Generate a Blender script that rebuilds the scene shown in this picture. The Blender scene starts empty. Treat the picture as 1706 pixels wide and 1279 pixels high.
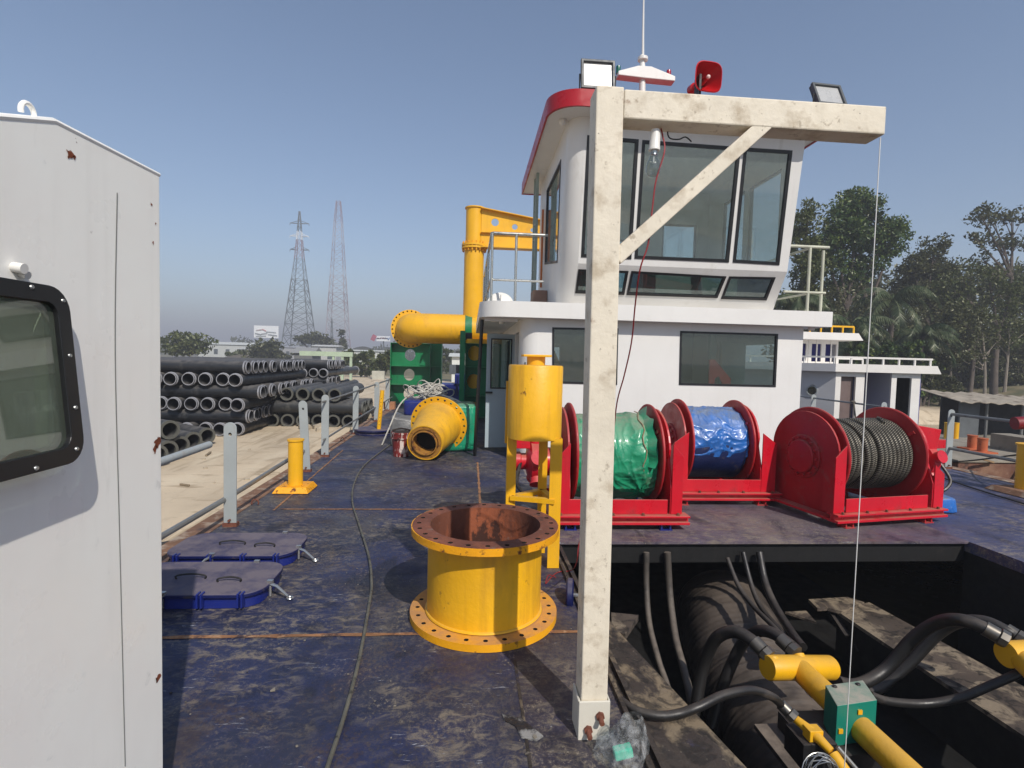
import bpy, math, random
from mathutils import Vector as V, Matrix, noise as mnoise
from mathutils.geometry import tessellate_polygon
PI=math.pi; R_=math.radians
random.seed(7)
sc=bpy.context.scene
COL=sc.collection
# ------------------------------------------------------------------ camera (ship frame: x across, y forward, deck z = 0, eye 1.6 m)
W0,H0_,F0,EYE=1706,1279,890.,1.6
psi,pit,rol=R_(4.5),R_(2.77),R_(1.47)
fw=V((math.sin(psi)*math.cos(pit),math.cos(psi)*math.cos(pit),-math.sin(pit)))
r0=V((math.cos(psi),-math.sin(psi),0)); u0=r0.cross(fw)
RT=r0*math.cos(rol)+u0*math.sin(rol); UP=u0*math.cos(rol)-r0*math.sin(rol)
def ray(px,py): return fw+RT*((px-W0/2)/F0)+UP*(-(py-H0_/2)/F0)
def onZ(px,py,z=0.): d=ray(px,py); t=(z-EYE)/d.z; return V((d.x*t,d.y*t,z))
def onY(px,py,y): d=ray(px,py); t=y/d.y; return V((d.x*t,y,EYE+d.z*t))
def onX(px,py,x): d=ray(px,py); t=x/d.x; return V((x,d.y*t,EYE+d.z*t))
def onP(px,py,o,n):
    d=ray(px,py); t=(o-V((0,0,EYE))).dot(n)/d.dot(n); return V((0,0,EYE))+d*t
cd=bpy.data.cameras.new('camera'); cam=bpy.data.objects.new('camera',cd); COL.objects.link(cam)
cd.sensor_width=36; cd.lens=F0/W0*36; cd.clip_start=.05; cd.clip_end=4000
cam.matrix_world=Matrix(((RT.x,UP.x,-fw.x,0),(RT.y,UP.y,-fw.y,0),(RT.z,UP.z,-fw.z,EYE),(0,0,0,1)))
sc.camera=cam
# ------------------------------------------------------------------ materials
def lin(c):
    if isinstance(c,str):
        c=[int(c[i:i+2],16)/255 for i in (0,2,4)]
        c=[x/12.92 if x<=.04045 else ((x+.055)/1.055)**2.4 for x in c]
    return (*c,1) if len(c)==3 else tuple(c)
class NT:
    def __init__(s,m): s.t=m.node_tree; s.t.nodes.clear(); s.co=None
    def n(s,typ,**k):
        nd=s.t.nodes.new(typ)
        for a,b in k.items():
            if a.startswith('i_'):
                key=a[2:].replace('_',' ')
                nd.inputs[int(key) if key.isdigit() else key].default_value=b
            else: setattr(nd,a,b)
        return nd
    def l(s,a,b): s.t.links.new(a,b)
    def coord(s,world=False):
        if s.co is None:
            s.co=s.n('ShaderNodeNewGeometry').outputs['Position'] if world else s.n('ShaderNodeTexCoord').outputs['Object']
        return s.co
    def noise(s,scale,detail=4,rough=.6,stretch=None,dist=0):
        nd=s.n('ShaderNodeTexNoise'); nd.inputs['Scale'].default_value=scale; nd.inputs['Detail'].default_value=detail
        nd.inputs['Roughness'].default_value=rough; nd.inputs['Distortion'].default_value=dist
        c=s.coord()
        if stretch:
            mp=s.n('ShaderNodeMapping'); mp.inputs['Scale'].default_value=stretch; s.l(c,mp.inputs['Vector']); c=mp.outputs['Vector']
        s.l(c,nd.inputs['Vector']); return nd.outputs['Fac']
    def ramp(s,fac,a,b,c0=0.,c1=1.):
        nd=s.n('ShaderNodeMapRange'); nd.inputs['From Min'].default_value=a; nd.inputs['From Max'].default_value=b
        nd.inputs['To Min'].default_value=c0; nd.inputs['To Max'].default_value=c1; nd.clamp=True
        s.l(fac,nd.inputs['Value']); return nd.outputs['Result']
    def mul(s,a,b,op='MULTIPLY'):
        nd=s.n('ShaderNodeMath',operation=op)
        for i,x in enumerate((a,b)):
            if isinstance(x,(int,float)): nd.inputs[i].default_value=x
            else: s.l(x,nd.inputs[i])
        return nd.outputs[0]
    def mix(s,f,a,b,mode='MIX'):
        nd=s.n('ShaderNodeMix',data_type='RGBA',blend_type=mode)
        if isinstance(f,(int,float)): nd.inputs[0].default_value=f
        else: s.l(f,nd.inputs[0])
        for i,x in ((6,a),(7,b)):
            if isinstance(x,tuple): nd.inputs[i].default_value=x
            else: s.l(x,nd.inputs[i])
        return nd.outputs[2]
MATS={}
def pmat(name,base,rough=.5,metal=0.,var=.18,vscale=2.5,spots=(),bump=0.,bscale=30.,dust=0.,dustc='8f8272',world=False,streak=0.,streakc='6b4a30',coat=0.,rvar=.12,seed=0.):
    if name in MATS: return MATS[name]
    m=bpy.data.materials.new(name); m.use_nodes=True; t=NT(m); MATS[name]=m
    t.coord(world)
    if seed:
        mp=t.n('ShaderNodeMapping'); mp.inputs['Location'].default_value=(seed,seed*1.7,seed*.3); t.l(t.co,mp.inputs['Vector']); t.co=mp.outputs['Vector']
    b=lin(base)
    nz=t.noise(vscale,5,.6)
    lo=tuple(x*(1-var) for x in b[:3])+(1,); hi=tuple(min(1,x*(1+var)) for x in b[:3])+(1,)
    c=t.mix(t.ramp(nz,.3,.7),lo,hi)
    rg=t.ramp(t.noise(vscale*3,4),.3,.7,max(.02,rough-rvar),min(1,rough+rvar))
    if streak:
        k=t.mul(t.ramp(t.noise(6,4,.6,(1.6,1.6,.12)),.55,.75),streak); c=t.mix(k,c,lin(streakc))
    for sp in spots:
        col,scale,th,soft=sp[:4]; st=sp[4] if len(sp)>4 else None; amt=sp[5] if len(sp)>5 else 1.
        k=t.ramp(t.noise(scale,6,.65,st,sp[6] if len(sp)>6 else 0),th,th+soft); k=t.mul(k,amt)
        c=t.mix(k,c,lin(col)); rg=t.mix(k,rg,(.85,.85,.85,1))
    if dust:
        g=t.n('ShaderNodeNewGeometry'); sx=t.n('ShaderNodeSeparateXYZ'); t.l(g.outputs['Normal'],sx.inputs[0])
        up=t.ramp(sx.outputs['Z'],.35,.95); k=t.mul(t.mul(up,t.ramp(t.noise(vscale*2.2,5,.65),.25,.6)),dust)
        c=t.mix(k,c,lin(dustc)); rg=t.mix(k,rg,(.9,.9,.9,1))
    p=t.n('ShaderNodeBsdfPrincipled'); p.inputs['Metallic'].default_value=metal
    t.l(c,p.inputs['Base Color']); t.l(rg,p.inputs['Roughness'])
    if coat: p.inputs['Coat Weight'].default_value=coat; p.inputs['Coat Roughness'].default_value=.15
    if bump:
        bp=t.n('ShaderNodeBump'); bp.inputs['Strength'].default_value=bump; bp.inputs['Distance'].default_value=.01
        t.l(t.noise(bscale,5,.6),bp.inputs['Height']); t.l(bp.outputs[0],p.inputs['Normal'])
    o=t.n('ShaderNodeOutputMaterial'); t.l(p.outputs[0],o.inputs[0]); return m
def glass(name,tint,refl=.04,rough=.02,film=0.,filmc='8a8c84'):
    m=bpy.data.materials.new(name); m.use_nodes=True; t=NT(m); t.coord()
    tr=t.n('ShaderNodeBsdfTransparent'); tr.inputs[0].default_value=lin(tint)
    gl=t.n('ShaderNodeBsdfGlossy'); gl.inputs['Roughness'].default_value=rough; gl.inputs[0].default_value=(1,1,1,1)
    g=t.n('ShaderNodeNewGeometry'); d=t.n('ShaderNodeVectorMath',operation='DOT_PRODUCT'); t.l(g.outputs['Normal'],d.inputs[0]); t.l(g.outputs['Incoming'],d.inputs[1])
    c=t.mul(d.outputs['Value'],0.,'ABSOLUTE'); k=t.mul(t.mul(1.,c,'SUBTRACT'),5.,'POWER'); f=t.ramp(k,0,1,refl,1)
    mx=t.n('ShaderNodeMixShader'); t.l(f,mx.inputs[0]); t.l(tr.outputs[0],mx.inputs[1]); t.l(gl.outputs[0],mx.inputs[2])
    out=mx.outputs[0]
    if film:  # pale diffuse share standing in for reflections on the panes
        df=t.n('ShaderNodeBsdfDiffuse'); df.inputs[0].default_value=lin(filmc); m2=t.n('ShaderNodeMixShader')
        t.l(t.ramp(t.noise(6,5,.65),.3,.7,film*.6,film*1.3),m2.inputs[0]); t.l(out,m2.inputs[1]); t.l(df.outputs[0],m2.inputs[2]); out=m2.outputs[0]
    o=t.n('ShaderNodeOutputMaterial'); t.l(out,o.inputs[0]); return m
RUST='5a2f1c'
YEL=pmat('yellow_paint','e8ae1a',.45,var=.13,vscale=1.8,spots=((RUST,7,.655,.05,None,.85),('7a4a1c',22,.69,.04,None,.7),('b07c28',3.5,.55,.15,(1,1,.35),.45),('4a3420',60,.70,.03,None,.7)),dust=.5,dustc='a98a55',bump=.25,bscale=35,streak=.4,streakc='8a6024')
YELF=pmat('yellow_clean_paint','e8ae18',.42,var=.09,vscale=1.5,spots=(('9a6a28',12,.68,.06,None,.6),('b88630',3,.56,.14,(1,1,.5),.4),('4a3420',55,.71,.03,None,.6)),dust=.4,dustc='a98a55',bump=.18,streak=.2,streakc='9a6c28')
YELR=pmat('yellow_rusted_rim','e8a010',.5,var=.12,spots=((RUST,16,.56,.08,None,.95),('3a2016',40,.62,.05,None,.8)),bump=.3,bscale=60)
RUSTM=pmat('rusted_steel','6e4030',.85,var=.35,vscale=5,spots=(('9a5a38',6,.52,.15,None,.7),('2e1c18',9,.58,.08,None,.8),('8a7466',18,.6,.1,None,.5)),bump=.5,bscale=45)
REDP=pmat('red_paint','c41226',.34,var=.12,vscale=1.8,spots=(('8a1820',5,.60,.12,None,.6),('9c5a50',26,.66,.06,None,.55),('2c1214',11,.69,.05,None,.7)),streak=.25,streakc='7a2a26',dust=.8,dustc='a0705c',bump=.08,coat=.15)
REDD=pmat('dusty_red_paint','a81820',.5,var=.15,spots=(('8a5a50',9,.55,.15,None,.5),('241214',8,.66,.06,None,.7)),dust=.7,dustc='96655a',bump=.12)
WHT=pmat('white_paint','dedcd7',.42,var=.04,vscale=1.2,bump=.5,bscale=1.6,spots=(('a89f90',3,.62,.12,(1,1,.3),.35),('8a5a3a',9,.735,.02,(1,1,.25),.8),('8c8680',30,.72,.03,None,.5)),dust=.35,dustc='a59a8a',streak=.07,streakc='9a8a74')
WHT2=pmat('white_cabin_paint','fffaf2',.34,var=.04,vscale=1.6,bump=.25,bscale=1.3,spots=(('a8a298',5,.64,.12,(1,1,.25),.4),('9a9a98',14,.66,.08,None,.25),(RUST,9.3,.735,.012,None,1.),('8d8d8a',25,.72,.03,None,.7)),streak=.1,streakc='98948a',seed=3.3)
POSTM=pmat('grimy_white_paint','dad0bc',.6,var=.08,vscale=5,spots=(('a08d72',8,.52,.16,None,.6),('84735c',22,.60,.08,None,.55),('7a5230',4.5,.63,.07,None,.8),('3a3430',38,.68,.04,None,.8)),bump=.25,bscale=25,streak=.2,streakc='8a7a60')
GRY=pmat('grey_paint','9aa0a0',.5,var=.08,spots=(('7a4a30',10,.68,.05,None,.7),),streak=.3,streakc='8a6a50')
GALV=pmat('bare_pipe','8d8d8a',.42,metal=.6,var=.15,spots=(('6a5a4c',8,.6,.1,None,.6),),bump=.1)
STEEL=pmat('bright_steel','b8b8b4',.3,metal=.85,var=.1)
GRN=pmat('green_paint','0f7446',.4,var=.15,spots=(('083c28',5,.6,.1,None,.5),('6a6a50',24,.7,.05,None,.4)),dust=.3,bump=.08)
NAVY=pmat('navy_paint','10184a',.4,var=.2,spots=(('5a5048',10,.6,.1,None,.5),('090c20',5,.6,.1,None,.5)),dust=1.,dustc='686068',bump=.2)
NAVYB=pmat('bright_navy_paint','16246e',.4,var=.2,spots=(('2a2c48',8,.6,.1,None,.5),))
BLK=pmat('black_steel','141416',.55,var=.25,spots=(('4a4238',7,.62,.1,None,.5),),bump=.2,dust=.4,dustc='5a5048')
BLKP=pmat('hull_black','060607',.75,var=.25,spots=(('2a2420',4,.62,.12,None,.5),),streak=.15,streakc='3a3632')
TRIM=pmat('black_window_trim','191a1c',.4,var=.1)
RUB=pmat('black_rubber','1d1c1c',.42,var=.2,spots=(('5a5048',5,.55,.15,None,.4),),bump=.15,dust=.35,dustc='6a6056')
HOSER=pmat('worn_hose_rubber','2e2a28',.42,var=.25,vscale=2,spots=(('6a5c50',3,.52,.2,(1,1,1),.45),('3e3630',11,.55,.15,None,.5)),bump=.4,bscale=18,dust=.7,dustc='6b5f54')
HDPE=pmat('black_pipe_plastic','202226',.45,var=.2,spots=(('55534f',4,.56,.15,None,.5),),dust=.6,dustc='74706c')
HDPR=pmat('grey_pipe_rim','9c9ca0',.5,var=.2,metal=.3)
HOLE=pmat('dark_bolt_hole','120c08',.9)  # shade inside the bolt holes put into their wall colour
DARKIN=pmat('dark_interior','0a0a0a',.9)  # near-black painted in for the shade within bore and doorway
CHROME=pmat('hose_fitting','77726a',.4,metal=.8,var=.2,spots=(('4a3a2c',12,.58,.1,None,.6),))
TEALP=pmat('teal_box_paint','177866',.4,var=.08,dust=1.,dustc='a09a8c',spots=(('c8b040',18,.76,.02,None,.5),))
PLASTW=pmat('white_plastic','e0ded8',.35,var=.03)
# ------------------------------------------------------------------ meshes
class MB:
    def __init__(s): s.v=[]; s.f=[]; s.m=[]; s.mi=0
    def add(s,vs,fs):
        n=len(s.v); s.v+=[tuple(x) for x in vs]; s.f+=[tuple(i+n for i in f) for f in fs]; s.m+=[s.mi]*len(fs); return s
    def box(s,a,b):
        x0,y0,z0=[min(i,j) for i,j in zip(a,b)]; x1,y1,z1=[max(i,j) for i,j in zip(a,b)]
        return s.add([(x0,y0,z0),(x1,y0,z0),(x1,y1,z0),(x0,y1,z0),(x0,y0,z1),(x1,y0,z1),(x1,y1,z1),(x0,y1,z1)],
              [(0,3,2,1),(4,5,6,7),(0,1,5,4),(1,2,6,5),(2,3,7,6),(3,0,4,7)])
    def obox(s,c,a,b,d):
        c,a,b,d=map(V,(c,a,b,d)); vs=[c+a*i+b*j+d*k for k in (-1,1) for i,j in ((-1,-1),(1,-1),(1,1),(-1,1))]
        return s.add(vs,[(0,3,2,1),(4,5,6,7),(0,1,5,4),(1,2,6,5),(2,3,7,6),(3,0,4,7)])
    def bar(s,p,q,w,h,up=(0,0,1)):
        p,q=V(p),V(q); d=q-p; up=V(up)
        sd=d.cross(up)
        if sd.length<1e-6: sd=d.cross(V((0,1,0)))
        sd.normalize(); u=sd.cross(d).normalized()
        return s.obox((p+q)/2,d/2,sd*w/2,u*h/2)
    def tube(s,pts,r,n=10,caps=True):
        pts=[V(p) for p in pts]; k=len(pts)
        rs=r if isinstance(r,(list,tuple)) else [r]*k
        T=[]
        for i in range(k):
            a=pts[max(0,i-1)]; b=pts[min(k-1,i+1)]; d=(b-a); T.append(d.normalized() if d.length>1e-9 else V((0,0,1)))
        nrm=T[0].orthogonal().normalized(); vs=[];fs=[]
        for i in range(k):
            if i:
                ax=T[i-1].cross(T[i])
                if ax.length>1e-7: nrm=Matrix.Rotation(T[i-1].angle(T[i]),3,ax.normalized())@nrm
            nrm=(nrm-T[i]*nrm.dot(T[i])).normalized(); bi=T[i].cross(nrm)
            for j in range(n):
                a=2*PI*j/n; vs.append(pts[i]+(nrm*math.cos(a)+bi*math.sin(a))*rs[i])
        for i in range(k-1):
            for j in range(n):
                a=i*n+j; b=i*n+(j+1)%n; fs.append((a,b,b+n,a+n))
        if caps: fs.append(tuple(range(n))[::-1]); fs.append(tuple(range((k-1)*n,k*n)))
        return s.add(vs,fs)
    def lathe(s,prof,o=(0,0,0),d=(0,0,1),n=32,close=False):
        o,d=V(o),V(d).normalized(); a=d.orthogonal().normalized(); b=d.cross(a); vs=[];fs=[];k=len(prof)
        for (r,t) in prof:
            for j in range(n):
                an=2*PI*j/n; vs.append(o+d*t+(a*math.cos(an)+b*math.sin(an))*r)
        for i in range(k if close else k-1):
            for j in range(n):
                p=(i%k)*n+j; q=(i%k)*n+(j+1)%n; p2=((i+1)%k)*n+j; q2=((i+1)%k)*n+(j+1)%n; fs.append((p,q,q2,p2))
        return s.add(vs,fs)
    def cyl(s,p,q,r,n=20,r2=None):
        p,q=V(p),V(q); L=(q-p).length; r2=r if r2 is None else r2
        return s.tube([p,q],[r,r2],n)
    def prism(s,poly,vec,holes=()):
        poly=[V(p) for p in poly]; vec=V(vec); loops=[poly]+[[V(p) for p in h] for h in holes]
        flat=[p for lp in loops for p in lp]; tri=tessellate_polygon(loops); n=len(flat)
        fs=[tuple(t) for t in tri]+[tuple(i+n for i in t[::-1]) for t in tri]; o=0
        for lp in loops:
            m=len(lp)
            for i in range(m): a=o+i; b=o+(i+1)%m; fs.append((a,b,b+n,a+n))
            o+=m
        return s.add(flat+[p+vec for p in flat],fs)
    def flange(s,o,d,r_in,r_out,t,nh=0,rh=.012,rc=None,seg=None,hm=0):
        o,d=V(o),V(d).normalized(); a=d.orthogonal().normalized(); b=d.cross(a)
        if not nh: return s.lathe([(r_in,0),(r_out,0),(r_out,t),(r_in,t)],o,d,48,True)
        rc=rc or (r_in+r_out)/2
        def P(r,an,z): return o+d*z+(a*math.cos(an)+b*math.sin(an))*r
        w=PI/nh
        for k in range(nh):
            c=2*PI*k/nh; cx=(rc*math.cos(c),rc*math.sin(c))
            bd=[(r_in,c-w+2*w*i/3) for i in range(4)]+[(r_in+(r_out-r_in)*i/3,c+w) for i in (1,2)]+[(r_out,c+w-2*w*i/3) for i in range(4)]+[(r_out-(r_out-r_in)*i/3,c-w) for i in (1,2)]
            m=len(bd); vs=[]
            hp=[]
            for (r,an) in bd:
                x,y=r*math.cos(an)-cx[0],r*math.sin(an)-cx[1]; l=math.hypot(x,y); hp.append((cx[0]+x/l*rh,cx[1]+y/l*rh))
            for z in (0,t):
                vs+=[P(r,an,z) for r,an in bd]+[o+d*z+a*x+b*y for x,y in hp]
            fs=[]
            for i in range(m):
                j=(i+1)%m; fs+= [(i,j,m+j,m+i),(2*m+j,2*m+i,3*m+i,3*m+j),(m+i,m+j,3*m+j,3*m+i)]
            for i in list(range(3))+list(range(6,9)): j=i+1; fs.append((j,i,2*m+i,2*m+j))
            s.add(vs,fs)
            if hm:
                n_=len(fs)
                for q in range(3*m): 
                    if q%3==2: s.m[len(s.m)-n_+q]=hm
        return s
    def ball(s,c,r,sx=1,sy=1,sz=1,n=12):
        c=V(c); vs=[];fs=[];h=n//2
        for i in range(h+1):
            th=PI*i/h
            for j in range(n): ph=2*PI*j/n; vs.append(c+V((math.sin(th)*math.cos(ph)*r*sx,math.sin(th)*math.sin(ph)*r*sy,math.cos(th)*r*sz)))
        for i in range(h):
            for j in range(n): a=i*n+j;b=i*n+(j+1)%n; fs.append((a,b,b+n,a+n))
        return s.add(vs,fs)
    def build(s,name,mat,parent=None,local=False,smooth=35,bevel=0,merge=True):
        me=bpy.data.meshes.new(name)
        M=MW.get(parent.name,Matrix()) if parent is not None else Matrix()
        vs=s.v
        o=bpy.data.objects.new(name,me)
        if parent is None and not local:
            cs=[sum(p[i] for p in vs)/len(vs) for i in (0,1)]; zb=min(p[2] for p in vs); org=V((cs[0],cs[1],zb))
            M=Matrix.Translation(org); o.location=org; MW[o.name]=M
        if not local:
            Mi=M.inverted(); vs=[tuple(Mi@V(p)) for p in vs]
        me.from_pydata(vs,[],s.f)
        mats=mat if isinstance(mat,(list,tuple)) else [mat]
        for m in mats: me.materials.append(m)
        if len(mats)>1: me.polygons.foreach_set('material_index',s.m)
        if merge:
            import bmesh
            bm=bmesh.new(); bm.from_mesh(me); bmesh.ops.remove_doubles(bm,verts=bm.verts,dist=1e-5); bmesh.ops.recalc_face_normals(bm,faces=bm.faces); bm.to_mesh(me); bm.free()
        if smooth:
            me.shade_smooth(); me.set_sharp_from_angle(angle=R_(smooth))
        me.update(); COL.objects.link(o)
        if parent is not None: o.parent=parent; MW[o.name]=M
        if bevel:
            bv=o.modifiers.new('edge','BEVEL'); bv.width=bevel; bv.segments=2; bv.limit_method='ANGLE'; bv.angle_limit=R_(40); bv.harden_normals=False
        return o
MW={}
def tag(o,label=None,cat=None,group=None,kind=None):
    if label: o['label']=label
    if cat: o['category']=cat
    if group: o['group']=group
    if kind: o['kind']=kind
    return o
def thing(name,label,cat,loc=(0,0,0),rz=0.,group=None):
    o=bpy.data.objects.new(name,None); o.location=loc; o.rotation_euler=(0,0,rz); o.empty_display_size=.1; COL.objects.link(o)
    MW[o.name]=Matrix.Translation(V(loc))@Matrix.Rotation(rz,4,'Z'); return tag(o,label,cat,group)
def copy_thing(root,loc,rz=None,label=None,group=None,scale=None):
    r=root.copy(); COL.objects.link(r); r.location=loc
    if rz is not None: r.rotation_euler=(0,0,rz)
    if scale: r.scale=(scale,)*3 if isinstance(scale,(int,float)) else scale
    if label: r['label']=label
    if group: r['group']=group
    for ch in list(root.children):
        c=ch.copy(); COL.objects.link(c); c.parent=r
        for g in list(ch.children):
            d=g.copy(); COL.objects.link(d); d.parent=c
    return r
def smoothpath(pts,sub=6):
    pts=[V(p) for p in pts]; out=[]
    for i in range(len(pts)-1):
        p0=pts[max(0,i-1)];p1=pts[i];p2=pts[i+1];p3=pts[min(len(pts)-1,i+2)]
        for k in range(sub):
            t=k/sub; out.append(.5*((2*p1)+(p2-p0)*t+(2*p0-5*p1+4*p2-p3)*t*t+(3*p1-p0-3*p2+p3)*t**3))
    out.append(pts[-1]); return out
def circ(c,r,ax,ay,n=20,a0=0,a1=2*PI): 
    c,ax,ay=V(c),V(ax),V(ay); return [c+(ax*math.cos(a0+(a1-a0)*i/n)+ay*math.sin(a0+(a1-a0)*i/n))*r for i in range(n)]
def inset(q,d):
    # inset of a planar quad by d metres towards its inside
    c=sum(q,V())/4; out=[]
    for i in range(4):
        p=q[i]; a=(q[i-1]-p).normalized(); b=(q[(i+1)%4]-p).normalized(); sn=max(.3,a.cross(b).length); out.append(p+(a+b)*d/sn)
    return out
def framed_window(parent,q,n,frame_w=.035,proud=.012,glassm=None,name='window',trim=None):
    # q: 4 corners in the wall plane; n: outward normal
    n=V(n).normalized(); i=inset(q,frame_w)
    m=MB().prism([p+n*proud for p in q],-n*(proud+.035),[[p+n*proud for p in i]])
    w=m.build(name,trim or TRIM,parent,smooth=0)
    g=MB().prism([p-n*.012 for p in inset(q,frame_w*.7)],-n*.005).build('pane',glassm,w,smooth=0)
    return w
# ------------------------------------------------------------------ light
SUN_EL=R_(43); SH=R_(23.5)            # shadows fall 24.5 deg left of +Y
sdir=V((math.sin(SH)*math.cos(SUN_EL),-math.cos(SH)*math.cos(SUN_EL),math.sin(SUN_EL)))
w=bpy.data.worlds.new('World'); sc.world=w; w.use_nodes=True; wt=w.node_tree; bg=wt.nodes['Background']
sk=wt.nodes.new('ShaderNodeTexSky'); sk.sky_type='NISHITA'; sk.sun_disc=False; sk.sun_elevation=SUN_EL
sk.sun_rotation=math.atan2(sdir.x,sdir.y); sk.altitude=20; sk.air_density=1.0; sk.dust_density=.65; sk.ozone_density=2.0
wt.links.new(sk.outputs[0],bg.inputs[0]); bg.inputs[1].default_value=.101
sd=bpy.data.lights.new('sun','SUN'); sd.energy=3.6; sd.angle=R_(.6); sd.color=(1,.94,.86)
so=bpy.data.objects.new('sun',sd); COL.objects.link(so); so.rotation_euler=sdir.to_track_quat('Z','Y').to_euler(); so.location=(5,-10,20)
sc.view_settings.view_transform='Standard'; sc.view_settings.look='None'; sc.view_settings.exposure=.38; sc.view_settings.gamma=1
sc.cycles.use_denoising=True; sc.cycles.max_bounces=8; sc.cycles.transparent_max_bounces=24; sc.cycles.volume_bounces=0
# ------------------------------------------------------------------ ground sheet
def gz(x,y):
    n=mnoise.noise(V((x*.08,y*.08,0)))*.18+mnoise.noise(V((x*.5,y*.5,3)))*.05
    left=-.72+n*.6
    def ss(a,b,t): t=max(0,min(1,(t-a)/(b-a))); return t*t*(3-2*t)
    bank=-1.0+ (1.5+n*2)*ss(29,38,x-.05*y)
    far=-.7+n
    L=1-ss(-3.4,-2.75,x)               # sand quay on the left
    R=ss(27,31,x-.05*y)
    F=ss(24,28,y)
    z=-2.6
    z=max(z,-2.6+(left+2.6)*L, -2.6+(bank+2.6)*R, -2.6+(far+2.6)*F)
    d=math.hypot(x,y)
    return z if d<400 else -.7
def axis(lo,hi,fine0,fine1,st,g=1.25):
    a=[fine0]; 
    while a[-1]<fine1: a.append(a[-1]+st)
    s=st
    while a[-1]<hi: s*=g; a.append(a[-1]+s)
    s=st
    while a[0]>lo: s*=g; a.insert(0,a[0]-s)
    return a
xs=axis(-2500,2500,-14,46,.45); ys=axis(-600,3000,0,46,.6)
vs=[(x,y,gz(x,y)) for y in ys for x in xs]; nx=len(xs)
fs=[(j*nx+i,j*nx+i+1,(j+1)*nx+i+1,(j+1)*nx+i) for j in range(len(ys)-1) for i in range(nx-1)]
SAND=pmat('sandy_ground','bfae94',.95,var=.22,vscale=.35,world=True,bump=1.,bscale=5,
  spots=(('d0c2a8',1.2,.50,.2,(1,.35,1),.8),('8d7a60',2.2,.56,.12,(.5,1.6,1),.7),('98866c',1.1,.55,.08,(2.6,.22,1),.7),('7d7564',14,.64,.05,None,.6),('6e6a4a',.07,.54,.08,None,.0)))
# vegetation tint away from the quay: patches by world position (grass behind the yard, straw bank at right)
m=SAND; t=m.node_tree; pr=[n for n in t.nodes if n.type=='BSDF_PRINCIPLED'][0]; src=pr.inputs['Base Color'].links[0].from_socket
def mk(typ,**k):
    n=t.nodes.new(typ)
    for a,b in k.items(): setattr(n,a,b)
    return n
g=mk('ShaderNodeNewGeometry'); sx=mk('ShaderNodeSeparateXYZ'); t.links.new(g.outputs['Position'],sx.inputs[0])
ns=mk('ShaderNodeTexNoise'); ns.inputs['Scale'].default_value=.12; ns.inputs['Detail'].default_value=6; t.links.new(g.outputs['Position'],ns.inputs['Vector'])
ad=mk('ShaderNodeMath',operation='MULTIPLY_ADD'); ad.inputs[1].default_value=30; t.links.new(ns.outputs[0],ad.inputs[0]); t.links.new(sx.outputs['Y'],ad.inputs[2])
mr=mk('ShaderNodeMapRange'); mr.inputs['From Min'].default_value=68; mr.inputs['From Max'].default_value=76; t.links.new(ad.outputs[0],mr.inputs['Value'])
mr2=mk('ShaderNodeMapRange'); mr2.inputs['From Min'].default_value=26; mr2.inputs['From Max'].default_value=29; t.links.new(sx.outputs['X'],mr2.inputs['Value'])
mxx=mk('ShaderNodeMath',operation='MAXIMUM'); t.links.new(mr.outputs[0],mxx.inputs[0]); t.links.new(mr2.outputs[0],mxx.inputs[1])
n2=mk('ShaderNodeTexNoise'); n2.inputs['Scale'].default_value=.9; n2.inputs['Detail'].default_value=8; t.links.new(g.outputs['Position'],n2.inputs['Vector'])
r2=mk('ShaderNodeMapRange'); r2.inputs['From Min'].default_value=.35; r2.inputs['From Max'].default_value=.65; t.links.new(n2.outputs[0],r2.inputs['Value'])
gm=mk('ShaderNodeMix',data_type='RGBA'); gm.inputs[6].default_value=lin('54563a'); gm.inputs[7].default_value=lin('7c7054'); t.links.new(r2.outputs[0],gm.inputs[0])
fm=mk('ShaderNodeMix',data_type='RGBA'); t.links.new(mxx.outputs[0],fm.inputs[0]); t.links.new(src,fm.inputs[6]); t.links.new(gm.outputs[2],fm.inputs[7]); t.links.new(fm.outputs[2],pr.inputs['Base Color'])
gmb=MB().add(vs,fs); go=gmb.build('ground',SAND,None,local=True,smooth=60,merge=False); tag(go,kind='structure')
# water
wm=bpy.data.materials.new('river_water'); wm.use_nodes=True; t_=NT(wm); t_.coord(True)
p=t_.n('ShaderNodeBsdfPrincipled'); p.inputs['Base Color'].default_value=lin('5a5340'); p.inputs['Roughness'].default_value=.12; p.inputs['IOR'].default_value=1.33
bp=t_.n('ShaderNodeBump'); bp.inputs['Strength'].default_value=.35; bp.inputs['Distance'].default_value=.05; t_.l(t_.noise(3,4,.5),bp.inputs['Height']); t_.l(bp.outputs[0],p.inputs['Normal'])
o_=t_.n('ShaderNodeOutputMaterial'); t_.l(p.outputs[0],o_.inputs[0])
wo=MB().add([(-3.6,-60,-1.35),(45,-60,-1.35),(45,40,-1.35),(-3.6,40,-1.35)],[(0,1,2,3)]).build('water',wm,None,local=True,smooth=0,merge=False); tag(wo,kind='structure')
# haze: even air round camera and scene
hz=bpy.data.materials.new('haze_air'); hz.use_nodes=True; t_=NT(hz)
pv=t_.n('ShaderNodeVolumePrincipled'); pv.inputs['Color'].default_value=(.765,.785,.855,1); pv.inputs['Density'].default_value=HAZE_D if 'HAZE_D' in globals() else .0024; pv.inputs['Anisotropy'].default_value=.0
o_=t_.n('ShaderNodeOutputMaterial'); t_.l(pv.outputs[0],o_.inputs['Volume'])
ho=MB().box((-2600,-650,-4),(2600,3100,62)).build('haze',hz,None,local=True,smooth=0,merge=False); tag(ho,kind='stuff')
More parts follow.
